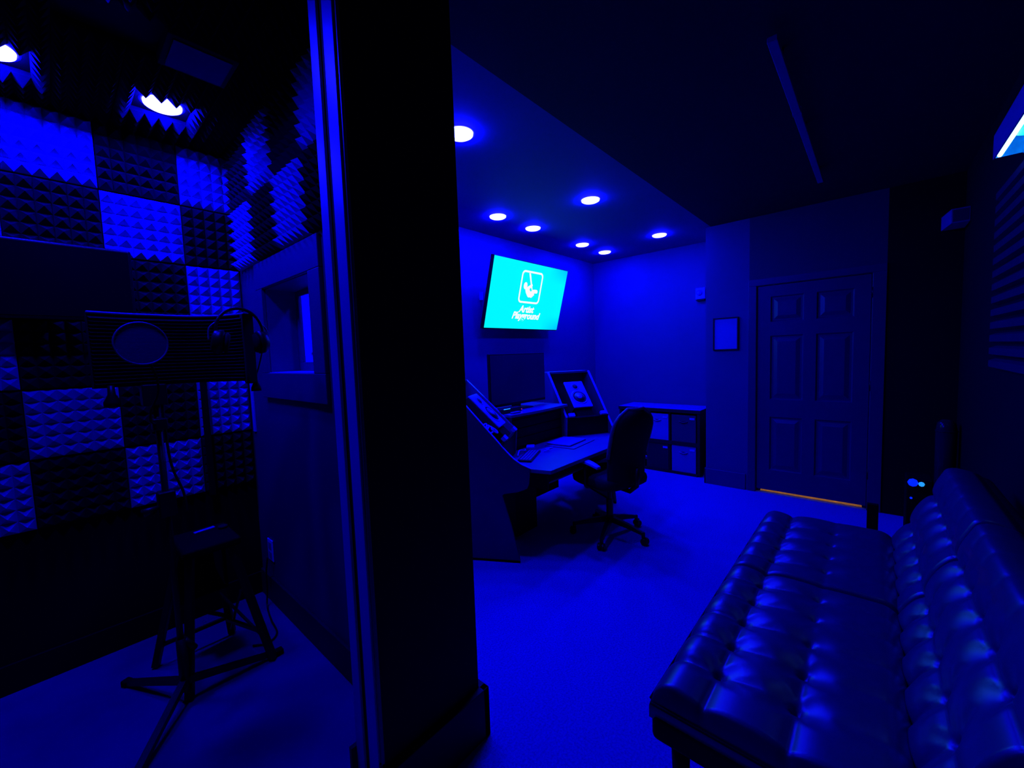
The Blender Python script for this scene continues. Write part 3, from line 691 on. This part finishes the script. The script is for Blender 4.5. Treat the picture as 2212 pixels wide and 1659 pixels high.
# ------------------------------------------------------------------ wall television with logo
Wt, Ht = 1.274, .716
tl = V((2.953, 2.985, 1.785)); upt = V((0, -.19, .69)).normalized(); rt = V((1, 0, .006)).normalized(); nt_ = rt.cross(upt).normalized()
if nt_.y > 0: nt_ = -nt_
ctr = tl + rt*Wt/2 + upt*Ht/2
tvm = mxyz(ctr, rt, upt, rt.cross(upt))
tv = thing('wall_television', 'lit cyan wall television with a white swing logo', 'television', tuple(ctr))
TVM = mxyz(ctr, rt, upt, rt.cross(upt))      # local z points out of the screen
MB().box(-Wt/2-.008, Wt/2+.008, -Ht/2-.012, Ht/2+.008, -.045, -.002, TVM).build('bezel', 'black_plastic', tv, bevel=.004)
so = MB().box(-Wt/2, Wt/2, -Ht/2, Ht/2, -.002, .001).build('screen', 'tv_picture')
so.parent = tv; so.matrix_parent_inverse = Matrix.Translation(ctr).inverted(); so.matrix_world = TVM; so.matrix_basis = TVM
MB().box(-.2, .2, -.15, .15, -.085, -.045, TVM).build('bracket', 'black_metal', tv)
# plane homography from the zoomed picture of the screen to screen coordinates
def homog(src, dst):
    A = []
    for (x, y), (a, b) in zip(src, dst):
        A.append([x, y, 1, 0, 0, 0, -a*x, -a*y, a]); A.append([0, 0, 0, x, y, 1, -b*x, -b*y, b])
    n = 8
    for i in range(n):
        p = max(range(i, n), key=lambda r_: abs(A[r_][i])); A[i], A[p] = A[p], A[i]
        for r_ in range(n):
            if r_ != i:
                f_ = A[r_][i]/A[i][i]; A[r_] = [q - f_*s_ for q, s_ in zip(A[r_], A[i])]
    hh = [A[i][8]/A[i][i] for i in range(n)] + [1]
    return lambda x, y: ((hh[0]*x+hh[1]*y+hh[2])/(hh[6]*x+hh[7]*y+1), (hh[3]*x+hh[4]*y+hh[5])/(hh[6]*x+hh[7]*y+1))
hg = homog([(400,135),(1795,390),(1575,1503),(203,1520)], [(-Wt/2,Ht/2),(Wt/2,Ht/2),(Wt/2,-Ht/2),(-Wt/2,-Ht/2)])
def flat(mb, poly, z0=.0012, z1=.0022):
    mb.prism(poly, z0, z1, TVM)
lg = MB()
# rounded frame : built in screen coordinates from its measured corners
cs4 = [hg(880, 425), hg(1310, 470), hg(1225, 1040), hg(855, 1010)]
x0 = (hg(965, 400)[0]*.0 + hg(905, 700)[0] - .014); x1 = hg(1285, 700)[0] + .008; y1 = hg(1100, 425)[1] + .006; y0 = hg(1040, 1030)[1]
def rrect(x0, x1, y0, y1, r, n=8):
    out = []
    for cx, cy, a0 in ((x1-r, y1-r, 0), (x0+r, y1-r, 90), (x0+r, y0+r, 180), (x1-r, y0+r, 270)):
        out += [(cx+r*math.cos(R(a0+90*i/n)), cy+r*math.sin(R(a0+90*i/n))) for i in range(n+1)]
    return out
A_ = rrect(x0, x1, y0, y1, .05); B_ = rrect(x0+.02, x1-.02, y0+.02, y1-.02, .032); n = len(A_)
vs = [(x, y, .0022) for x, y in A_+B_] + [(x, y, .0011) for x, y in A_+B_]
fs = [(i, (i+1)%n, n+(i+1)%n, n+i) for i in range(n)] + [(i, (i+1)%n, 2*n+(i+1)%n, 2*n+i) for i in range(n)] + [(n+i, n+(i+1)%n, 3*n+(i+1)%n, 3*n+i) for i in range(n)]
lg.add(vs, fs, TVM); lg.build('logo_frame', 'logo_white', tv)
sw = MB()
flat(sw, [hg(*p) for p in [(1062,455),(1092,455),(1112,665),(1088,665)]])
flat(sw, [hg(*p) for p in [(1088,660),(1112,655),(1120,770),(1104,772)]], .0012, .00225)
hcx, hcy = hg(990, 695); flat(sw, [(hcx+.030*math.cos(a), hcy+.038*math.sin(a)) for a in [2*PI*i/28 for i in range(28)]], .0012, .0023)
flat(sw, [hg(*p) for p in [(985,770),(1020,725),(1030,715),(1085,678),(1100,658),(1122,668),(1124,690),(1105,725),(1075,740),(1062,770),(1085,805),(1100,800),(1110,775),(1150,765),(1200,768),(1218,790),(1212,822),(1195,838),(1148,838),(1150,868),(1090,925),(1065,910),(1040,918),(1022,895),(995,830)]], .0012, .00235)
sw.build('logo_swing', 'logo_white', tv)
def text_on(txt, px, py, size, shear, name, rot=0, off=.0):
    cu = bpy.data.curves.new(name, 'FONT'); cu.body = txt; cu.size = size; cu.shear = shear; cu.offset = .0035; cu.extrude = .0006; cu.align_x = 'CENTER'
    o = bpy.data.objects.new(name, cu); C.objects.link(o); bpy.context.view_layer.update()
    me = bpy.data.meshes.new_from_object(o.evaluated_get(bpy.context.evaluated_depsgraph_get())); bpy.data.objects.remove(o)
    x, y = hg(px, py); mx = TVM @ Matrix.Translation((x, y, .0018+off)) @ Matrix.Rotation(R(rot), 4, 'Z')
    mb = MB().add([tuple(v.co) for v in me.vertices], [tuple(p.vertices) for p in me.polygons], mx)
    return mb.build(name, 'logo_white', tv)
text_on('Artist', 995, 1200, .105, .3, 'lettering', 0)
text_on('Playground', 985, 1322, .105, .3, 'lettering', 0)
# white cable/bracket tip beside the television
tag(MB().box(3.02, 3.035, 3.06, 3.099, 2.08, 2.16).build('cable_cover', 'white_plastic', bevel=.002), 'tiny pale cover on the wall at the left edge of the television', 'cable cover')

# ------------------------------------------------------------------ office chair
ch = thing('office_chair', 'high-backed black office chair on castors at the studio desk', 'chair', (2.95, 1.60, 0), math.atan2(.95, .3) - PI/2)
def L(mb, *a, **k): return mb.build(*a, world=False, **k)
ang0 = None
CW = WM[ch.name].inverted()
a0_ = CW @ V((2.672, 1.523, 0)); base_ang = math.atan2(a0_.y, a0_.x)
for k_ in range(5):
    a = base_ang + 2*PI*k_/5; dv = V((math.cos(a), math.sin(a), 0)); sv = V((-dv.y, dv.x, 0))
    p0_, p1_ = dv*.03 + V((0,0,.135)), dv*.29 + V((0,0,.085))
    lb = MB(); vs = []
    for p, w_, h_ in ((p0_, .028, .022), (dv*.16+V((0,0,.115)), .024, .017), (p1_, .017, .012)):
        vs += [p-sv*w_-V((0,0,h_)), p+sv*w_-V((0,0,h_)), p+sv*w_*.7+V((0,0,h_)), p-sv*w_*.7+V((0,0,h_))]
    lb.add(vs, [(0,1,2,3),(11,10,9,8)] + [(i+j, i+(j+1)%4, i+4+(j+1)%4, i+4+j) for i in (0,4) for j in range(4)])
    lb.lathe([(.014, .05), (.014, .095), (.010, .10)], 12, Matrix.Translation(dv*.29))
    lo = L(lb, 'leg', 'black_plastic', ch, bevel=.004)
    cc = dv*.29 + dv*.012
    cm = MB()
    for sgn in (-1, 1):
        cm.lathe([(.010, -.010), (.024, -.011), (.0275, -.006), (.0275, .006), (.024, .011), (.010, .010)], 20, mxyz(cc + sv*sgn*.016 + V((0,0,.028)), dv, V((0,0,1)), sv))
    cm.box(-.02, .02, -.006, .006, .028, .062, mxyz(cc, dv, sv, V((0,0,1))))
    L(cm, 'caster', 'black_plastic', lo, smooth=False)
L(MB().lathe([(.035, .11), (.038, .15), (.028, .17), (.028, .30), (.018, .30), (.018, .42)], 20), 'gas_lift', 'black_plastic', ch, smooth=False)
L(MB().box(-.10, .10, -.13, .11, .405, .445), 'tilt_mechanism', 'black_metal', ch, bevel=.01)
def cushion(hx, hy, z0, z1, n=10, dish=.012, rr=.07, fwd=.0):
    mb = MB(); vs = []; ring = []
    m_ = 40
    def rim_(sc, z): return [(sc*hx*math.copysign(abs(math.cos(a))**.45, math.cos(a)), sc*hy*math.copysign(abs(math.sin(a))**.45, math.sin(a)), z) for a in [2*PI*i/m_ for i in range(m_)]]
    lv = [(.90, z0), (.98, z0+.015), (1.0, (z0+z1)/2), (.98, z1-.02), (.92, z1-.004), (.7, z1), (.35, z1-dish*.7), (.02, z1-dish)]
    for sc, z in lv: vs += rim_(sc, z)
    fs = [(i*m_+j, i*m_+(j+1)%m_, (i+1)*m_+(j+1)%m_, (i+1)*m_+j) for i in range(len(lv)-1) for j in range(m_)]
    fs += [tuple(range(m_-1,-1,-1)), tuple((len(lv)-1)*m_+j for j in range(m_))]
    return mb.add(vs, fs)
L(cushion(.25, .24, .445, .535), 'seat', 'chair_fabric', ch, smooth=True)
# tall curved backrest, facing +y (towards the desk), wider at the shoulders
bk = MB(); nu, nv = 16, 26; vs = []
def bpoint(i, j, front):
    v_ = j/nv; z = .47 + .60*v_
    hw = .215*(1-.10*(1-v_)) * (1 if v_ < .68 else max(.12, (1-((v_-.68)/.32)**2.6))**.5)
    if v_ < .08: hw *= .82 + v_*2.2
    uu = -1 + 2*i/nu; x = hw*uu
    y = -.235 - .075*v_ + .045*uu*uu + .02*math.sin(v_*PI*1.6)
    th = .034*math.sqrt(max(0, 1-abs(uu)**3.2)) * math.sqrt(max(0, 1-abs(2*v_-1)**6)) + .006
    return (x, y + (th if front else -th*.7), z)
for fr2 in (True, False):
    for j in range(nv+1):
        for i in range(nu+1): vs.append(bpoint(i, j, fr2))
N = (nu+1)*(nv+1); fs = []
for j in range(nv):
    for i in range(nu):
        a = j*(nu+1)+i; fs += [(a, a+1, a+nu+2, a+nu+1), (N+a, N+a+nu+1, N+a+nu+2, N+a+1)]
for j in range(nv):
    for i in (0, nu):
        a = j*(nu+1)+i; fs.append((a, a+nu+1, N+a+nu+1, N+a))
for i in range(nu):
    for j in (0, nv):
        a = j*(nu+1)+i; fs.append((a, a+1, N+a+1, N+a))
bk.add(vs, fs); bo = L(bk, 'backrest', 'chair_fabric', ch, smooth=True)
# lit edge put into a paler rim along the backrest outline
rimp = [V(bpoint(0, j, True))*.5 + V(bpoint(0, j, False))*.5 for j in range(10, nv+1, 2)] + [V(bpoint(i, nv, True))*.5 + V(bpoint(i, nv, False))*.5 for i in range(2, nu, 2)] + [V(bpoint(nu, j, True))*.5 + V(bpoint(nu, j, False))*.5 for j in range(nv, 9, -2)]
L(MB().tube(rimp, .014, 8), 'backrest_highlight', 'chair_edge', bo, smooth=True)
L(MB().tube([(0, -.10, .42), (0, -.22, .42), (0, -.29, .48), (0, -.30, .62)], .018, 10), 'back_support', 'black_metal', ch, smooth=True)
for sx_ in (-1, 1):
    ar = L(MB().tube(spline([(sx_*.15, 0, .44), (sx_*.245, 0, .45), (sx_*.255, 0, .52), (sx_*.255, .0, .615)], 5), .013, 10), 'armrest', 'black_plastic', ch, smooth=True)
    pd = MB(); pp = [V((sx_*.255, -.16 + .31*i/10, .630 + .022*math.sin(PI*i/10))) for i in range(11)]
    vs = []
    for i, p in enumerate(pp):
        w_ = .036*(.55+.45*math.sin(PI*(i+.6)/11.2)); vs += [p+V((-w_,0,-.010)), p+V((w_,0,-.010)), p+V((w_*.8,0,.012)), p+V((-w_*.8,0,.012))]
    pd.add(vs, [(0,1,2,3),(43,42,41,40)] + [(i*4+j, i*4+(j+1)%4, i*4+4+(j+1)%4, i*4+4+j) for i in range(10) for j in range(4)])
    L(pd, 'arm_pad', 'arm_pad', ar, bevel=.006)

# ------------------------------------------------------------------ cube storage with bins
sx0, sx1, sy0, sy1 = 4.90, 5.34, 1.49, 2.49
cu = thing('storage_cabinet', 'black open cube storage unit against the far wall', 'storage unit', (5.12, 1.99, 0))
MB().box(sx0-.01, sx1, sy0-.01, sy1+.01, .745, .785).build('top_board', 'shelf_black', cu, bevel=.003)
MB().box(sx0-.008, sx1-.002, sy0-.006, sy1+.006, .785, .787).build('top_surface', 'shelf_top', cu)
for y in (sy0, 1.837, 2.157, sy1-.03):
    wth = .03 if y in (sy0, sy1-.03) else .014
    MB().box(sx0+(.0 if wth == .03 else .02), sx1, y, y+wth, .02, .745).build('upright', 'shelf_black', cu)
MB().box(sx0+.005, sx1, sy0+.03, sy1-.03, .352, .395).build('middle_shelf', 'shelf_black', cu)
MB().box(sx0, sx1, sy0+.03, sy1-.03, .0, .03).build('bottom_board', 'shelf_black', cu)
MB().box(sx1-.01, sx1, sy0+.03, sy1-.03, .03, .745).build('back_panel', 'shelf_black', cu)
def bin_(y0_, z0_, h_, m, label, handle=True, tagy=.0):
    r = thing('storage_bin', label, 'storage bin', (5.05, y0_+.14, z0_), 0, 'fabric bins in the cube storage')
    y1_ = y0_+.278
    bb = MB().box(4.915, 4.925, y0_, y1_, z0_, z0_+h_).box(5.25, 5.26, y0_, y1_, z0_, z0_+h_).box(4.925, 5.25, y0_, y0_+.008, z0_, z0_+h_).box(4.925, 5.25, y1_-.008, y1_, z0_, z0_+h_).box(4.925, 5.25, y0_, y1_, z0_, z0_+.008)
    bb.build('bin_body', m, r)
    if handle:
        MB().tube(spline([(4.912, y0_+.19, z0_+h_*.76), (4.900, y0_+.14, z0_+h_*.73), (4.912, y0_+.09, z0_+h_*.76)], 6), .007, 8).build('handle', m, r, smooth=True)
        MB().lathe([(.050, 0), (.048, .001)][::-1], 24, mxyz((4.9149, y0_+.14, z0_+h_*.735), V((0,1,0)), V((0,0,.28)), V((-1,0,0)))).build('handle_slot', 'bin_darker', r)
    MB().box(4.911, 4.915, y0_+.012, y0_+.068, z0_+h_-.052, z0_+h_-.028).build('label_tag', 'tag_white', r)
bin_(1.54, .397, .322, 'bin_dark', 'dark fabric bin with white tag, upper right in the cube unit')
bin_(1.857, .397, .322, 'bin_light', 'bright fabric bin, upper middle in the cube unit')
bin_(1.54, .032, .315, 'bin_mid', 'bright fabric bin, lower right in the cube unit')
bin_(1.857, .032, .315, 'bin_darker', 'dark fabric bin, lower middle in the cube unit', False)
bin_(2.18, .397, .322, 'bin_dark', 'dark fabric bin behind the chair back, upper left in the cube unit', False)
for nm, lab, (y, z), s_ in [('folded_cloth', 'bright folded cloth at the bottom of the left open cube', (2.22, .032), .05), ('plush_toy', 'small bright rounded item above the cloth in the open cube', (2.24, .14), .03), ('paper_ball', 'small bright item highest in the open left cube', (2.23, .235), .022)]:
    mb = MB().lathe([(.2*s_, 0), (s_, .3*s_), (1.1*s_, .8*s_), (.6*s_, 1.4*s_), (.1*s_, 1.6*s_)], 14, Matrix.Translation((5.0, y, z)))
    for i, v_ in enumerate(mb.v): mb.v[i] = (v_[0]+random.uniform(-.006,.006), v_[1]+random.uniform(-.006,.006), v_[2]+abs(random.uniform(0,.006)))
    tag(mb.build(nm, 'tag_white', smooth=True), lab, 'small item')
tag(MB().box(4.96, 5.2, 2.18, 2.44, .13, .137).build('wire_rack', 'shelf_black'), 'thin dark divider holding the item in the open cube', 'divider')
tag(MB().box(4.96, 5.2, 2.18, 2.44, .226, .233).build('wire_rack', 'shelf_black'), 'thin dark upper divider in the open cube', 'divider')

# ------------------------------------------------------------------ wall items by the door
t = thing('picture_frame', 'thin black framed pale certificate left of the entrance door', 'picture frame', (XF, 1.18, 1.47))
fy0, fy1, fz0, fz1 = 1.060, 1.303, 1.470, 1.812; fw = .012
MB().box(XF-.02, XF-.001, fy0, fy1, fz0, fz0+fw).box(XF-.02, XF-.001, fy0, fy1, fz1-fw, fz1).box(XF-.02, XF-.001, fy0, fy0+fw, fz0+fw, fz1-fw).box(XF-.02, XF-.001, fy1-fw, fy1, fz0+fw, fz1-fw).build('frame', 'black_plastic', t)
MB().box(XF-.012, XF-.002, fy0+fw, fy1-fw, fz0+fw, fz1-fw).build('sheet', 'paper', t)
t = thing('alarm_strobe', 'small pale alarm box high on the far wall by the corner', 'alarm', (5.36, 1.6, 2.09))
MB().box(5.32, 5.359, 1.556, 1.665, 2.10, 2.235).build('back_box', 'white_plastic', t, bevel=.006)
MB().lathe([(.035, 0), (.034, .012), (.02, .024), (.004, .028)], 24, mxyz((5.32, 1.62, 2.175), V((0,1,0)), V((0,0,1)), V((-1,0,0)))).build('strobe_lens', 'aluminium', t, smooth=True)
MB().box(5.315, 5.359, 1.56, 1.66, 2.083, 2.094).build('lower_lip', 'speaker_body', t)
tag(MB().box(5.35, 5.3595, 1.398, 1.41, .80, .83).build('light_switch', 'white_plastic', bevel=.002), 'tiny pale plate on the far wall just above the storage unit end', 'switch')

# ------------------------------------------------------------------ tufted sofa
sf = thing('sofa', 'dark tufted leather futon sofa with reclined back along the right wall', 'sofa', (2.06, .1, 0))
SX0, SX1, SXM = 1.17, 2.955, 2.118
SPC = .1655
def tuft_surface(xa, xb, vlen, rowsv, btn_x, amp, thick, edge_r, w2=1.0):
    """returns function f(x,v)->height above the cushion base (0..thick)"""
    def f(x, v):
        de = min(x-xa, xb-x); dv_ = min(v, vlen-v)
        e = 1.0
        for d_, r2 in ((de, .018), (dv_, edge_r)):
            if d_ < r2: e *= math.sqrt(max(0, 1-((r2-d_)/r2)**2))
        h_ = thick * (.30 + .70*e)
        cre = 0
        wr = [1.0, w2 + (1-w2)*max(0, min(1, (1.75-x)/.25))]
        for bx in btn_x:
            ddx = x-bx
            if abs(ddx) < .09:
                # crease across the cushion between the button rows, deepest at the buttons
                near = min([abs(v-rv) for rv in rowsv] + [9])
                fr_v = 1.0 if v < rowsv[0] else (.18 + .82*math.exp(-((v-rowsv[0])/.09)**2))
                cre = max(cre, amp*fr_v*(.50*math.exp(-abs(ddx)/.010) + .42*math.exp(-(ddx/.034)**2)))
                for rv, w_ in zip(rowsv, wr):
                    dd = math.hypot(ddx, (v-rv))
                    cre = max(cre, w_*amp*1.75*math.exp(-(dd/.026)**1.3), w_*amp*.9*math.exp(-(dd/.06)**2))
        for rv, w_ in zip(rowsv, wr):
            cre = max(cre, w_*w_*amp*.50*math.exp(-abs(v-rv)/.012) + w_*w_*amp*.28*math.exp(-((v-rv)/.05)**2))
        return h_ - cre*min(1, e*1.2)
    return f
def cushion_mesh(xa, xb, vlen, f, mx, step=.009):
    nu_, nv_ = int((xb-xa)/step), int(vlen/step); mb = MB(); vs = []; fs = []
    for j in range(nv_+1):
        for i in range(nu_+1):
            # denser sampling at the rims
            x = xa + (xb-xa)*i/nu_; v = vlen*j/nv_
            vs.append((x, v, f(x, v)))
    for j in range(nv_):
        for i in range(nu_):
            a = j*(nu_+1)+i; fs.append((a, a+1, a+nu_+2, a+nu_+1))
    # skirt and base
    per = [i for i in range(nu_+1)] + [j*(nu_+1)+nu_ for j in range(1, nv_+1)] + [nv_*(nu_+1)+i for i in range(nu_-1, -1, -1)] + [j*(nu_+1) for j in range(nv_-1, 0, -1)]
    o = len(vs)
    for p in per: vs.append((vs[p][0], vs[p][1], 0))
    m_ = len(per)
    for k_ in range(m_): fs.append((per[k_], per[(k_+1)%m_], o+(k_+1)%m_, o+k_))
    fs.append(tuple(range(o+m_-1, o-1, -1)))
    return mb.add(vs, fs, mx)
near_b = [1.355+SPC*i for i in range(5)]; near_b[-1] = 2.005
far_b = [2.283+SPC*i for i in range(4)]
SEATB = .345
mseat = mxyz((0, .51, SEATB), V((1,0,0)), V((0,-1,0)), V((0,0,1)))   # v runs from the front edge to the back
for xa, xb, bs, nm in ((SX0, SXM-.004, near_b, 'near'), (SXM+.004, SX1, far_b, 'far')):
    f = tuft_surface(xa, xb, .62, [.157, .362], bs, .036, .126, .075, .5)
    cushion_mesh(xa, xb, .62, f, mseat).build('seat_cushion', 'leather', sf, smooth=True)
bz = V((0, -.195, .42)).normalized(); bn = V((0, .42, .195)).normalized()
borig = V((0, -.09, .45)) - bn*.115 - bz*.09
mback = mxyz(borig, V((1,0,0)), bz, bn)
for xa, xb, bs in ((SX0, SXM-.004, near_b), (SXM+.004, SX1, far_b)):
    f = tuft_surface(xa, xb, .57, [.205, .39], bs, .034, .115, .045)
    cushion_mesh(xa, xb, .57, f, mback).build('back_cushion', 'leather', sf, smooth=True)
MB().box(SX0+.005, SX1-.005, -.02, .57, -.045, .012, mback).build('back_frame', 'sofa_black', sf, bevel=.012)
MB().box(SX0-.004, SX1-.01, -.20, .505, .275, SEATB+.02).build('seat_frame', 'sofa_black', sf, bevel=.02, seg=3)
MB().tube(spline([(SX0-.001, .505, .395), (SX0-.003, .2, .395), (SX0-.003, -.09, .395)], 4), .005, 8).build('piping', 'piping', sf, smooth=True)
MB().tube([(SX0+.02, .512, .392), (SX1-.02, .512, .392)], .005, 8).build('piping', 'piping', sf, smooth=True)
for sx_, sy_ in ((1.235, .435), (2.87, .435), (1.235, -.10), (2.87, -.10)):
    MB().tube([(sx_, sy_, .29), (sx_, sy_, .0)], [.030, .020], 16).build('leg', 'sofa_black', sf, smooth=True)
for x in near_b + far_b:                                              # covered buttons
    for v_ in (.157, .362):
        MB().lathe([(.009, 0), (.009, .004), (.004, .007)], 12, mseat @ Matrix.Translation((x, v_, .115-.050))).build('seat_button', 'leather', sf, smooth=True)
    for v_ in (.205, .39):
        MB().lathe([(.009, 0), (.009, .004), (.004, .007)], 12, mback @ Matrix.Translation((x, v_, .115-.050))).build('back_button', 'leather', sf, smooth=True)

# ------------------------------------------------------------------ items in the corner behind the sofa
t = thing('floor_stand', 'slim black upright post standing on the carpet behind the far sofa end', 'stand', (3.55, -.02, 0))
MB().box(3.53, 3.57, -.040, .018, .012, .43).build('post', 'black_matte', t, bevel=.004)
MB().box(3.46, 3.66, -.09, .07, 0, .014).build('foot', 'black_matte', t, bevel=.004)
t = thing('equipment_case', 'low black equipment case with glowing blue lights behind the sofa', 'equipment', (4.35, -.3, 0))
MB().box(4.25, 4.47, -.345, -.20, 0, .46).build('case_body', 'black_matte', t, bevel=.01)
def blob(c_, r_, n_=3):
    mb = MB(); rg = random.Random(int(c_[1]*1000))
    mb.lathe([(.05*r_, -r_), (.7*r_, -.7*r_), (r_, 0), (.7*r_, .7*r_), (.05*r_, r_)], 12, Matrix.Translation(c_))
    return mb
blob((4.24, -.235, .435), .030).build('blue_light', 'led_blue', t, smooth=True)
blob((4.24, -.282, .430), .018).build('cyan_light', 'led_cyan', t, smooth=True)
blob((4.24, -.228, .315), .008).build('small_light', 'led_blue', t, smooth=True)
t = thing('waste_bin', 'tall black glossy bin in the corner behind the sofa back', 'bin', (4.55, -.43, 0))
MB().lathe([(.045, 0), (.055, .02), (.060, .80), (.052, .86), (.03, .885), (.002, .89)], 32, Matrix.Translation((4.53, -.425, 0))).build('bin_body', 'gloss_black', t, smooth=True)
MB().tube([(4.53+.061*math.cos(a), -.425+.061*math.sin(a), .80) for a in [2*PI*i/32 for i in range(32)]], .004, 6, closed=True).build('lid_rim', 'gloss_black', t, smooth=True)

# ------------------------------------------------------------------ ceiling strip, corner box, wall light, ribbed panel
t = thing('ceiling_strip', 'long slim pale strip fixed under the dark raised ceiling', 'ceiling strip', (3.3, .37, ZU))
MB().box(1.99, 2.682, .313, .348, 2.70, 2.722).build('housing', 'beam', t, bevel=.002)
MB().box(2.684, 3.92, .313, .348, 2.702, 2.724).build('housing', 'beam', t, bevel=.002)
for hx_ in (2.2, 3.0, 3.8): MB().box(hx_-.006, hx_+.006, .322, .338, 2.722, ZU).build('hanger', 'black_metal', t)
MB().box(2.67, 2.70, .311, .350, 2.698, 2.728).build('joint_cover', 'beam', t)
t = thing('corner_speaker', 'small wedge shaped box high in the corner left of the wall light', 'speaker', (4.6, -.45, 2.355))
mb = MB(); bt = [(4.50, -.402), (4.745, -.370), (4.745, -.498), (4.50, -.498)]
mb.prism(bt, 2.355, 2.46, Matrix.Identity(4)); mb.build('cabinet', 'box_blue', t, bevel=.002)
MB().box(4.497, 4.50, -.49, -.41, 2.365, 2.45).build('grille', 'wall_part_shaded', t)
t = thing('wall_light', 'bright box shaped wall light glowing cyan and white at the right', 'light', (2.55, -.45, 2.34))
X1 = 3.04; Xa = 2.05
sidep = []
zb, zt_ = 2.343, 2.452
MB().prism([(Xa, zb), (X1, zb), (X1+.004, (zb+zt_)/2), (X1, zt_), (Xa, zt_)], -.405, -.40, mxyz((0,0,0), V((1,0,0)), V((0,0,1)), V((0,1,0)))).build('side_glass', 'box_blue', t)
MB().box(Xa, X1, -.498, -.405, zt_-.006, zt_).build('top_plate', 'box_blue', t)
MB().box(Xa, X1, -.498, -.49, zb, zt_).box(X1-.005, X1, -.49, -.405, zb+.004, zt_).build('reflector', 'trough', t)
MB().tube([(Xa+.02, -.417, zb+.006), (X1-.03, -.417, zb+.006)], .0085, 12).build('tube', 'tube_glow', t, smooth=True)
for xb_ in (2.79, 2.45):
    MB().lathe([(.004, .045), (.022, .035), (.030, .01), (.024, -.016), (.003, -.026)], 24, Matrix.Translation((xb_, -.452, zb+.03))).build('bulb', 'bulb_glow', t, smooth=True)
sp_ = thing('ribbed_panel', 'dark horizontally ribbed acoustic panel on the right wall below the wall light', 'acoustic panel', (2.6, -.5, 1.7))
MB().box(1.6, 3.38, -.4995, -.488, 1.33, 2.28).build('backing', 'slat_gap', sp_)
for i in range(14):
    z = 1.335 + .0675*i
    mb = MB().prism([(-.488, z), (-.462, z+.012), (-.462, z+.046), (-.488, z+.056)], 1.6, 3.38, mxyz((0,0,0), V((0,1,0)), V((0,0,1)), V((1,0,0))))
    mb.build('rib', 'slat', sp_)
